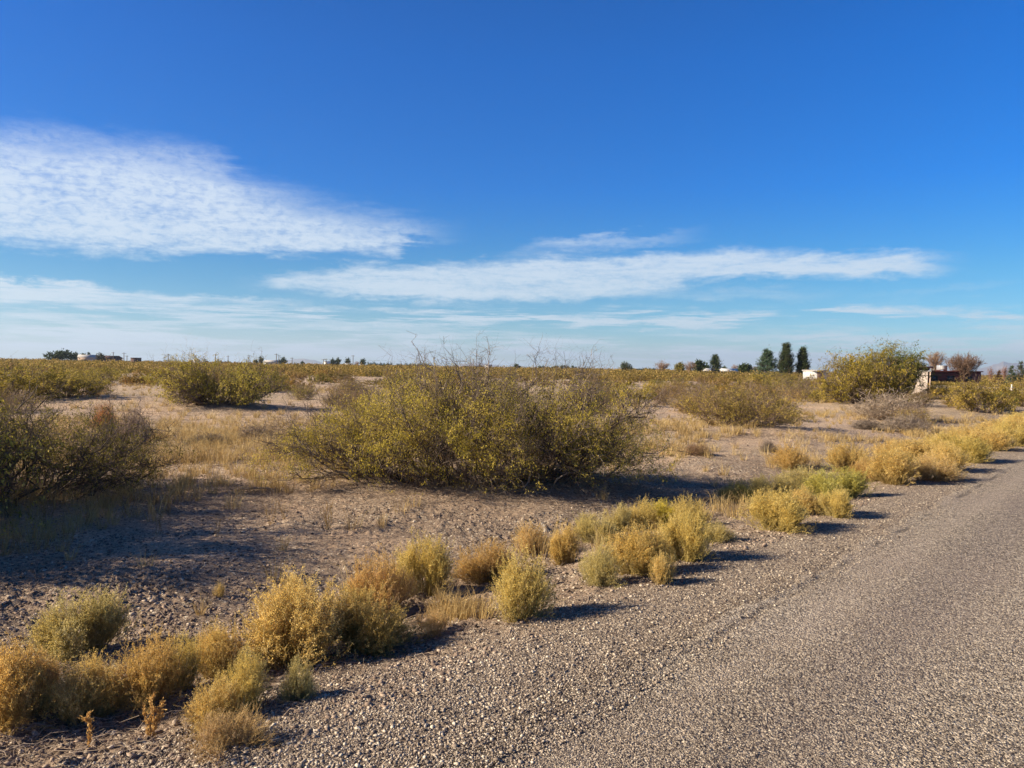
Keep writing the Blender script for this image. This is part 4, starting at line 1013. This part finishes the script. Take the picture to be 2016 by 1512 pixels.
for i, (px, top, w, dep, kd, lab) in enumerate([
    (104, 691, 34, 330, 'round', 'left one of the big dark trees by the pale gabled house'), (124, 689, 36, 330, 'round', 'highest of the big dark trees by the pale gabled house'),
    (141, 694, 20, 350, 'round', 'dark tree just left of the pale gabled house'), (150, 695, 12, 380, 'pine', 'dark pointed tree directly behind the pale gabled house'),
    (163, 695, 14, 380, 'round', 'dark tree behind the middle of the gabled roof'), (176, 696, 12, 380, 'pine', 'pointed tree behind the right end of the gabled roof'),
    (197, 696, 20, 370, 'round', 'brownish tree between the gabled house and the dark roof'), (211, 699, 14, 390, 'round', 'low dark tree behind the dark roofed house'),
    (503, 708, 10, 420, 'round', 'small dark tree left of the pair at the white roof'), (514, 701, 11, 420, 'round', 'brown green tree at the left end of the white roof'),
    (557, 704, 17, 420, 'round', 'broad tree at the right end of the white roof'), (596, 711, 8, 480, 'round', 'lone tiny tree in front of the faint left mountain'),
    (655, 705, 12, 400, 'round', 'left one of the dark pair beside the small white building'), (665, 703, 12, 400, 'round', 'right one of the dark pair beside the small white building'),
    (685, 703, 12, 400, 'round', 'dark tree between the dark pair and the tall pole'), (703, 711, 12, 420, 'bare', 'pale leafless tree right of the tall pole'),
    (715, 705, 12, 400, 'round', 'rightmost dark tree of the group left of the central mesquite'), (1018, 716, 14, 330, 'round', 'brownish tree seen through shoots of the central mesquite')]):
    tree(px, top, w, dep, kd, None if kd == 'bare' else 'pine', lab, 60 + i, (.95, 1, 1.1) if i != 6 else (2, 1.3, 1.3), nl=0 if kd == 'bare' else 1300, ls=.02 * w * dep / FPX * 4 + .25, nb=45, bark='twig' if kd == 'bare' else 'bark', bt=(1.6, 1.5, 1.5) if kd == 'bare' else WHITE, base=.08)
# far rows of trees, a couple of pixels high
def tree_row():
    g = np.random.default_rng(3)
    for (a, b, top, n, dep, where) in ((725, 770, 714, 13, 520, 'behind the left shoulder of the central mesquite'), (780, 850, 715, 14, 520, 'behind the bare shoots of the central mesquite'), (1060, 1130, 720, 10, 500, 'behind the right shoots of the central mesquite'),
                                (380, 450, 710, 8, 560, 'above the round green mesquite'), (1240, 1300, 724, 9, 420, 'left of the wide leafless tree')):
        me = make_tree(200 + n, 1, .8, 'round', 'pine', 260, .18, 18, base=.05, trunk=.03)
        for i in range(n):
            px = a + (b - a) * (i + g.random()) / n; x, y = at_depth(px, dep); zb = float(macro(x, y)); H = z_of(px, top + g.uniform(-1.5, 2.0), dep) - zb
            plant('round_tree', 'tiny dark tree of the distant row ' + where, 'tree', 'distant tree row ' + where, me, (x, y, zb), g.uniform(0, 6), (H * g.uniform(.9, 1.5), H, H), (WHITE, (1, 1, 1.15)), ('trunk', 'crown'))
tree_row()

# the yellow green tree in front of the house, its dead limbs and the bushes with it
yt = make_bush(300, 5.2, 4.0, 2.25, n0=60, n1=650, n2=2600, nl=60000, ll=.075, lw=.03, leafmat='tree', spread=.16, thick=.045, shoots=0, bare=1.3, low=.25, up=.35, zig=.7,
               prof=[(-1, .45), (-.7, .75), (-.3, 1), (.3, 1), (.7, .85), (1, .55)], droop=.9)
p, w, h = put(1702, 797, 196, 88, .2)
plant('yellow_tree', 'low spreading yellow green tree with dark crooked limbs on the right', 'tree', 'trees by the red house', yt, p, .3, (w / 5.2, w / 5.2, h / 2.25), ((.8, .8, .8), (1.05, 1, .8)), ('trunk', 'crown'))
yt2 = make_bush(301, 5.0, 4.0, 3.3, n0=46, n1=520, n2=2200, nl=62000, ll=.08, lw=.035, leafmat='tree', spread=.10, thick=.06, shoots=0, bare=1.4, low=.45, up=.4, zig=.6,
                prof=[(-1, .62), (-.7, .86), (-.3, .95), (.2, 1.0), (.6, .94), (1, .72)], droop=.7)
p, w, h = put(1722, 784, 165, 104, .2)
plant('yellow_tree', 'taller gold and green tree crown above and behind the low spreading yellow one', 'tree', 'trees by the red house', yt2, p, 0, (w / 5.0, w / 5.0, h / 3.3), ((.8, .8, .8), (.82, .88, .8)), ('trunk', 'crown'))
yt3 = make_bush(302, 2.4, 2.2, 3.0, n0=30, n1=260, n2=1000, nl=24000, ll=.08, lw=.035, leafmat='tree', spread=.10, thick=.05, shoots=0, bare=1.4, low=.4, up=.4, zig=.6)
p, w, h = put(1772, 783, 84, 98, .2)
plant('green_tree', 'darker green tree joined to the right of the gold and green crown', 'tree', 'trees by the red house', yt3, p, 0, (w / 2.4, w / 2.4, h / 3.0), ((.8, .8, .8), (.42, .62, .7)), ('trunk', 'crown'))
dead = make_bush(303, 3.0, 2.2, 2.4, n0=22, n1=190, n2=700, nl=200, ll=.05, lw=.02, spread=.2, thick=.03, shoots=16, bare=1.2, low=.3, up=.3, zig=.9, barkmat='twig')
p, w, h = put(1640, 792, 96, 92, .2)
plant('dead_shrub', 'leafless crooked shrub leaning against the left side of the yellow green tree', 'shrub', None, dead, p, 2.0, (w / 3, w / 3, h / 2.4), ((.75, .75, .8), WHITE))
sh = make_bush(304, 2.6, 1.6, 1.95, n0=14, n1=70, n2=230, nl=260, ll=.05, lw=.018, spread=.3, thick=.013, shoots=12, bare=1.2, low=.75, up=.5, zig=.7, barkmat='twig', leafmat='grass')
p, w, h = put(398, 796, 150, 118, .5)
plant('bare_shrub', 'thin pale leafless shoots rising against the sky above the round green mesquite', 'shrub', None, sh, p, .5, (w / 2.6, w / 2.6, h / 2.1), ((1.5, 1.45, 1.1), WHITE))

# ------------------------------------------------------------------ buildings
def box(x0, x1, y0, y1, z0, z1):
    v = np.array([(x0, y0, z0), (x1, y0, z0), (x1, y1, z0), (x0, y1, z0), (x0, y0, z1), (x1, y0, z1), (x1, y1, z1), (x0, y1, z1)], float)
    return v, np.array([(0, 3, 2, 1), (4, 5, 6, 7), (0, 1, 5, 4), (1, 2, 6, 5), (2, 3, 7, 6), (3, 0, 4, 7)])
def bpart(name, boxes, m, parent, bevel=0.0):
    v, f = cat(*boxes); o = link(name, mesh_np(name, v, f, M[m]), parent)
    if bevel: b = o.modifiers.new('bevel', 'BEVEL'); b.width = bevel; b.segments = 2
    return o
def prism(w, d, z0, z1, ov, th=.12):
    """gable roof: two slopes with thickness over [-w/2,w/2] x [0,d], ridge along x"""
    A = [(-w / 2 - ov, -ov, z0), (w / 2 + ov, -ov, z0), (w / 2 + ov, d / 2, z1), (-w / 2 - ov, d / 2, z1), (w / 2 + ov, d + ov, z0), (-w / 2 - ov, d + ov, z0)]
    v = np.array(A + [(a, b, c - th) for a, b, c in A], float)
    f = np.array([(0, 1, 2, 3), (3, 2, 4, 5), (6, 9, 8, 7), (9, 11, 10, 8), (0, 6, 7, 1), (4, 10, 11, 5), (1, 7, 8, 2), (2, 8, 10, 4), (0, 3, 9, 6), (3, 5, 11, 9)])
    return v, f
def house(px0, px1, top, depth, d, wallm, roofm, label, name='house', roof='flat', wins=3, rot=0, group='houses on the horizon'):
    x0, y = at_depth(px0, depth); x1, _ = at_depth(px1, depth); w = x1 - x0; cx = (x0 + x1) / 2; zb = float(macro(cx, y)) - .1
    H = z_of((px0 + px1) / 2, top, depth) - zb
    o = empty(name, (cx, y, zb), rot); tag(o, label, 'house', group)
    hw = H if roof == 'flat' else H * .72
    bpart('wall', [box(-w / 2, w / 2, 0, d, 0, hw - (0.0 if roof != 'flat' else .18))], wallm, o)
    if roof == 'flat':
        bpart('roof', [box(-w / 2 - .12, w / 2 + .12, -.12, d + .12, hw - .18, hw)], roofm, o)
    else:
        bpart('roof', [prism(w, d, hw - .05, H, .35)], roofm, o)
        if roof == 'gable':
            gb = (np.array([(-w / 2 + .01, .01, hw - .2), (-w / 2 + .01, d - .01, hw - .2), (-w / 2 + .01, d / 2, H - .18), (w / 2 - .01, .01, hw - .2), (w / 2 - .01, d - .01, hw - .2), (w / 2 - .01, d / 2, H - .18)]), np.array([(0, 2, 1, 1), (3, 4, 5, 5)])[:, :3])
            link('gable', mesh_np('gable', gb[0], gb[1], M[wallm]), o)
    for i in range(wins):
        wx = -w / 2 + w * (i + .7) / (wins + .4)
        if i == wins // 2:
            bpart('door', [box(wx - .45, wx + .45, -.03, .05, 0.1, 2.1)], 'brown', o)
        else:
            f = bpart('window', [box(wx - .62, wx + .62, -.04, .04, .95, 1.05), box(wx - .62, wx + .62, -.04, .04, 1.85, 1.95), box(wx - .62, wx - .52, -.04, .04, 1.053, 1.847), box(wx + .52, wx + .62, -.04, .04, 1.053, 1.847)], 'white', o)
            bpart('pane', [box(wx - .515, wx + .515, -.015, .0, 1.055, 1.845)], 'glass', f)
    return o, w, H
def gable_end(px0, px1, top, depth, L, wallm, roofm, label, rot):
    """a gabled house seen mostly from its gable end"""
    x0, y = at_depth(px0, depth); x1, _ = at_depth(px1, depth); w = x1 - x0; cx = (x0 + x1) / 2; zb = float(macro(cx, y)) - .1; H = z_of(px0, top, depth) - zb
    o = empty('house', (cx, y, zb), rot); tag(o, label, 'house', 'houses on the horizon'); hw = H * .68; D = 7.0
    bpart('wall', [box(-w / 2, w / 2, 0, D, 0, hw)], wallm, o)
    g = (np.array([(-w / 2, 0, hw + .003), (-w / 2, D, hw + .003), (-w / 2, D / 2, H - .12), (w / 2, 0, hw + .003), (w / 2, D, hw + .003), (w / 2, D / 2, H - .12)]), np.array([(0, 2, 1), (3, 4, 5), ]))
    link('gable', mesh_np('gable', g[0], g[1], M[wallm]), o)
    bpart('roof', [prism(w, D, hw, H, .4)], roofm, o)
    bpart('window', [box(-w / 2 - .04, -w / 2, D * .35, D * .65, 1.0, 2.0)], 'glass', o)
    return o
# red flat roofed house: a high block and a long lower wing
DH = 118.0
xa, _ = at_depth(1738, DH); xb, _ = at_depth(1830, DH); xc, _ = at_depth(1947, DH)
zb = float(macro((xa + xc) / 2, DH)) - .2
zh1, zh2 = z_of(1790, 721, DH) - zb, z_of(1890, 730, DH) - zb
rh = empty('red_house', ((xa + xb) / 2, DH, zb)); tag(rh, 'long dark red flat roofed house with a taller left block, behind the yellow green tree', 'house')
cx = (xa + xb) / 2; w1 = (xb - xa) / 2; w2 = xc - cx
bpart('wall', [box(-w1, w1, 0, 9, 0, zh1 - .25), box(w1, w2, 2, 9, 0, zh2 - .16)], 'red', rh)
bpart('roof', [box(-w1 - .3, w1 + .25, -.5, 9.3, zh1 - .25, zh1), box(w1 + .253, w2 + .2, 1.7, 9.3, zh2 - .16, zh2)], 'red', rh, .02)
bpart('parapet_cap', [box(-w1 - .35, w1 + .3, -.55, -.503, zh1 - .08, zh1 + .03)], 'tan', rh)
for wx, yy in ((-2.5, 0), (.6, 0), (w1 + 1.8, 2), (w1 + 4.6, 2), (w1 + 7.4, 2)):
    fr = bpart('window', [box(wx - .7, wx + .7, yy - .05, yy + .03, .9, 1.0), box(wx - .7, wx + .7, yy - .05, yy + .03, 1.75, 1.85), box(wx - .7, wx - .6, yy - .05, yy + .03, 1.003, 1.747), box(wx + .6, wx + .7, yy - .05, yy + .03, 1.003, 1.747)], 'brown', rh)
    bpart('pane', [box(wx - .597, wx + .597, yy - .02, yy - .005, 1.003, 1.747)], 'glass', fr)
bpart('door', [box(w1 - 1.6, w1 - .7, -.05, .02, .1, 2.0)], 'tan', rh)
# roof equipment stands on the roof: things of their own
xe, _ = at_depth(1854, DH + 4); 
ac = empty('evaporative_cooler', (xe, DH + 4, zb + zh2)); tag(ac, 'pale grey box cooler on the low roof beside the leafless tree', 'air cooler')
bpart('housing', [box(-.62, .62, -.5, .5, .12, .86)], 'metal', ac, .03); bpart('feet', [box(-.6, -.5, -.45, .45, 0, .117), box(.5, .6, -.45, .45, 0, .117)], 'dark', ac)
for k in range(3): bpart('louvre_panel', [box(-.55 + .02, .55, -.52 - .0, -.503, .20 + k * .21, .36 + k * .21)], 'white', ac)
def dish(px, label, sc):
    x, _ = at_depth(px, DH + 3); n = 16; V = []; F = []
    for i in range(7):
        r = i / 6 * .42
        for j in range(n): a = j * 2 * math.pi / n; V.append((r * math.cos(a), -.12 + r * r * -.55, r * math.sin(a) + .62))
    V = np.array(V); F = np.array([(i * n + j, i * n + (j + 1) % n, (i + 1) * n + (j + 1) % n, (i + 1) * n + j) for i in range(6) for j in range(n)])
    o = empty('satellite_dish', (x, DH + 3, zb + zh1), -.6, (sc, sc, sc)); tag(o, label, 'satellite dish', 'satellite dishes on the red house')
    d = link('reflector', mesh_np('reflector', V, F, M['white'], True), o); sm = d.modifiers.new('thickness', 'SOLIDIFY'); sm.thickness = .02
    bpart('mast', [box(-.03, .03, -.08, -.02, 0, .6)], 'metal', o); bpart('feed_arm', [box(-.02, .02, -.62, -.13, .36, .40), box(-.05, .05, -.70, -.623, .34, .44)], 'metal', o)
dish(1786, 'small round white dish, left one of two on the red roof', .75); dish(1797, 'larger white dish, right one of two on the red roof', .95)
# beige panel wall with a post
DPn = 60.0
x0, _ = at_depth(1798, DPn); x1, _ = at_depth(1826, DPn); zt = z_of(1812, 729.5, DPn); zb2 = float(macro((x0 + x1) / 2, DPn)) - .1
pw = empty('wall_panel', ((x0 + x1) / 2, DPn, zb2), -.55); tag(pw, 'upright beige panel with a pale cap, standing before the red house', 'wall'); hw_ = (x1 - x0) / 2
bpart('panel', [box(-hw_, hw_ - .05, 0, .25, 0, zt - zb2 - .07)], 'beige', pw, .01); bpart('cap', [box(-hw_ - .05, hw_ + .2, -.05, .3, zt - zb2 - .067, zt - zb2)], 'white', pw, .01)
bpart('post', [box(hw_ + .08, hw_ + .17, .0, .1, 0, zt - zb2 - .07)], 'tan', pw); bpart('post', [box(hw_ - .047, hw_ + .03, .05, .2, 0, zt - zb2 - .07)], 'dark', pw)  # second box is no post: a dark strip standing in for the shaded gap
house(1600, 1630, 728.5, 105, 3.5, 'white', 'greyroof', 'plain white flat topped shed left of the yellow green tree', name='shed', wins=1, group=None)
house(1376, 1414, 725, 230, 6, 'tan', 'white', 'pale roofed mobile home, left one of two under the upright pine', roof='gable', wins=5)
house(1417, 1453, 725.5, 232, 6, 'tan', 'white', 'pale roofed mobile home, right one of two right of the upright pine', roof='gable', wins=5)
gable_end(155, 183, 698, 360, 10, 'tan', 'greyroof', 'pale gabled house with a long grey roof among the far left trees', .35)
house(190, 225, 700, 380, 8, 'brown', 'brown', 'low dark brown roofed house right of the pale gabled house', roof='gable', wins=3)
house(257, 270, 704, 430, 5, 'brown', 'brown', 'tiny dark flat building alone on the left horizon', wins=1)
house(371, 377, 708, 300, 3, 'white', 'white', 'tiny white shed, left one of two above the round green mesquite', wins=0)
house(381, 386, 707.5, 300, 3, 'white', 'white', 'tiny white shed, right one of two above the round green mesquite', wins=0)
house(519, 548, 709, 430, 7, 'white', 'greyroof', 'white long house between two trees on the left horizon', roof='gable', wins=3)
house(637, 647, 711, 380, 4, 'white', 'white', 'small white building left of the dark pair of trees', wins=1)
house(955, 968, 718, 360, 5, 'white', 'greyroof', 'white low house seen through shoots of the central mesquite', wins=2)
house(680, 690, 715, 390, 3, 'white', 'white', 'tiny white shed at the foot of a dark tree near the pole', wins=0)

# ------------------------------------------------------------------ poles
def pole(px, top, depth, label, r=.14, arm=True):
    x, y = at_depth(px, depth); zb = float(macro(x, y)); H = z_of(px, top, depth) - zb
    o = empty('utility_pole', (x, y, zb), random.Random(px).uniform(-.8, .8)); tag(o, label, 'pole', 'utility poles on the horizon')
    P = np.array([[[0, 0, -.2], [0, 0, H * .5], [0, 0, H]]]); v, f = tubes(P, np.array([r * 1.2]), np.array([r * .8]), 8)
    link('pole', mesh_np('pole', v, f, M['wood']), o)
    if arm: bpart('crossarm', [box(-.9, .9, -.07 - r, -r * .95, H * .92, H * .92 + .14)], 'wood', o)
for px, top, lab in ((223, 693, 'pole above the right end of the dark roofed house'), (244, 694, 'taller of the two close poles left of the tiny dark building'), (250, 700, 'short pole close to a taller one left of the tiny dark building'),
                     (331, 697, 'pole left of the round green mesquite'), (424, 697, 'pole above the middle of the round green mesquite'), (449, 700, 'pole above the right half of the round green mesquite'), (490, 699, 'pole just left of the small dark tree near the white house'),
                     (544, 696, 'tall pole at the right end of the white long house'), (549, 699, 'shorter pole beside the tall one at the white long house'), (575, 704, 'short pole before the faint left mountain'),
                     (637, 707, 'short pole at the left side of the small white building'), (642, 706, 'thin pole at the right side of the small white building'), (695, 699, 'tallest pole, right of the dark tree left of central mesquite'), (878, 706, 'pole behind the tallest shoots of the central mesquite')):
    pole(px, top, 330, lab, r=.15)
# pale little post near the right edge
p = gpoint(1992, 768); o = empty('marker_post', p); tag(o, 'short white marker post among golden brush near the right edge', 'post')
bpart('post', [box(-.07, .07, -.07, .07, -.1, .62)], 'white', o, .01); bpart('cap', [box(-.09, .09, -.09, .09, .623, .68)], 'white', o)

# ------------------------------------------------------------------ mountains and hill
def mountain(name, pts, depth, deep, seed, label, rough=.18):
    n = 260; pxs = np.linspace(pts[0][0], pts[-1][0], n); tops = np.interp(pxs, [p[0] for p in pts], [p[1] for p in pts])
    g = []; m = 50
    for j in range(m):
        q = j / (m - 1); prof = math.sin(math.pi * q) ** .8
        dd = depth + deep * (q - .5)
        for i in range(n):
            x = at_x(pxs[i]) * dd; hor = 723 + (pxs[i] - 1008) * .0166
            H = max(0, hor + 1.5 - tops[i]) / FPX * depth
            g.append((x, dd, H * prof))
    g = np.array(g); nz = fbm(g[:, 0], g[:, 1], 7.0 / deep, 5, .55, seed)
    g[:, 2] = g[:, 2] * (1 + (nz - .1) * rough * 2) - 3
    i = np.arange(m - 1)[:, None]; j = np.arange(n - 1)[None, :]
    f = np.stack(np.broadcast_arrays(i * n + j, i * n + j + 1, (i + 1) * n + j + 1, (i + 1) * n + j), -1).reshape(-1, 4)
    return tag(link(name, mesh_np(name, g, f, M['mountain'], True)), kind='structure', label=label)
def at_x(px):
    d = ray(px, 723 + (px - 1008) * .0166); return d[0] / d[1]
mountain('mountain', [(1905, 741), (1925, 727), (1945, 721), (1962, 719), (1975, 713), (1990, 716), (2016, 714.5), (2060, 710), (2110, 716), (2190, 730), (2260, 745)], 10500, 2600, 5, 'hazy blue mountain range on the horizon at the right edge', .22)
mountain('mountain', [(535, 717), (560, 711.5), (585, 709), (600, 707.5), (618, 710), (640, 717)], 10500, 1800, 6, 'faint blue mountain on the left horizon', .15)
mountain('mountain', [(880, 722), (915, 717), (935, 716), (960, 718), (1000, 724)], 10500, 1800, 8, 'faint blue mountain behind the central mesquite', .15)
mountain('hill', [(-60, 704), (-20, 697), (5, 697.5), (14, 700), (26, 707)], 420, 40, 7, 'dark hump at the left edge of the horizon', .05)

# ------------------------------------------------------------------ haze
def haze():
    m = bpy.data.materials.new('air_haze'); m.use_nodes = True; nt = m.node_tree; nt.nodes.clear()
    pv = nt.nodes.new('ShaderNodeVolumePrincipled'); pv.inputs['Color'].default_value = (.62, .76, .95, 1); pv.inputs['Density'].default_value = HAZE; pv.inputs['Anisotropy'].default_value = 0.2
    ou = nt.nodes.new('ShaderNodeOutputMaterial'); nt.links.new(pv.outputs[0], ou.inputs['Volume'])
    m.cycles.homogeneous_volume = True
    v, f = box(-12600, 12600, -12600, 12600, -12, 260)
    tag(link('haze', mesh_np('haze', v, f, m)), kind='stuff', label='thin blue haze in the far air')
HAZE = 1.0e-4
haze()
for o in bpy.data.objects:
    if o.parent is None and 'label' in o.keys():
        n_ = len(o['label'].split())
        if n_ > 16 or n_ < 4: print('LABEL', n_, o.name, o['label'])
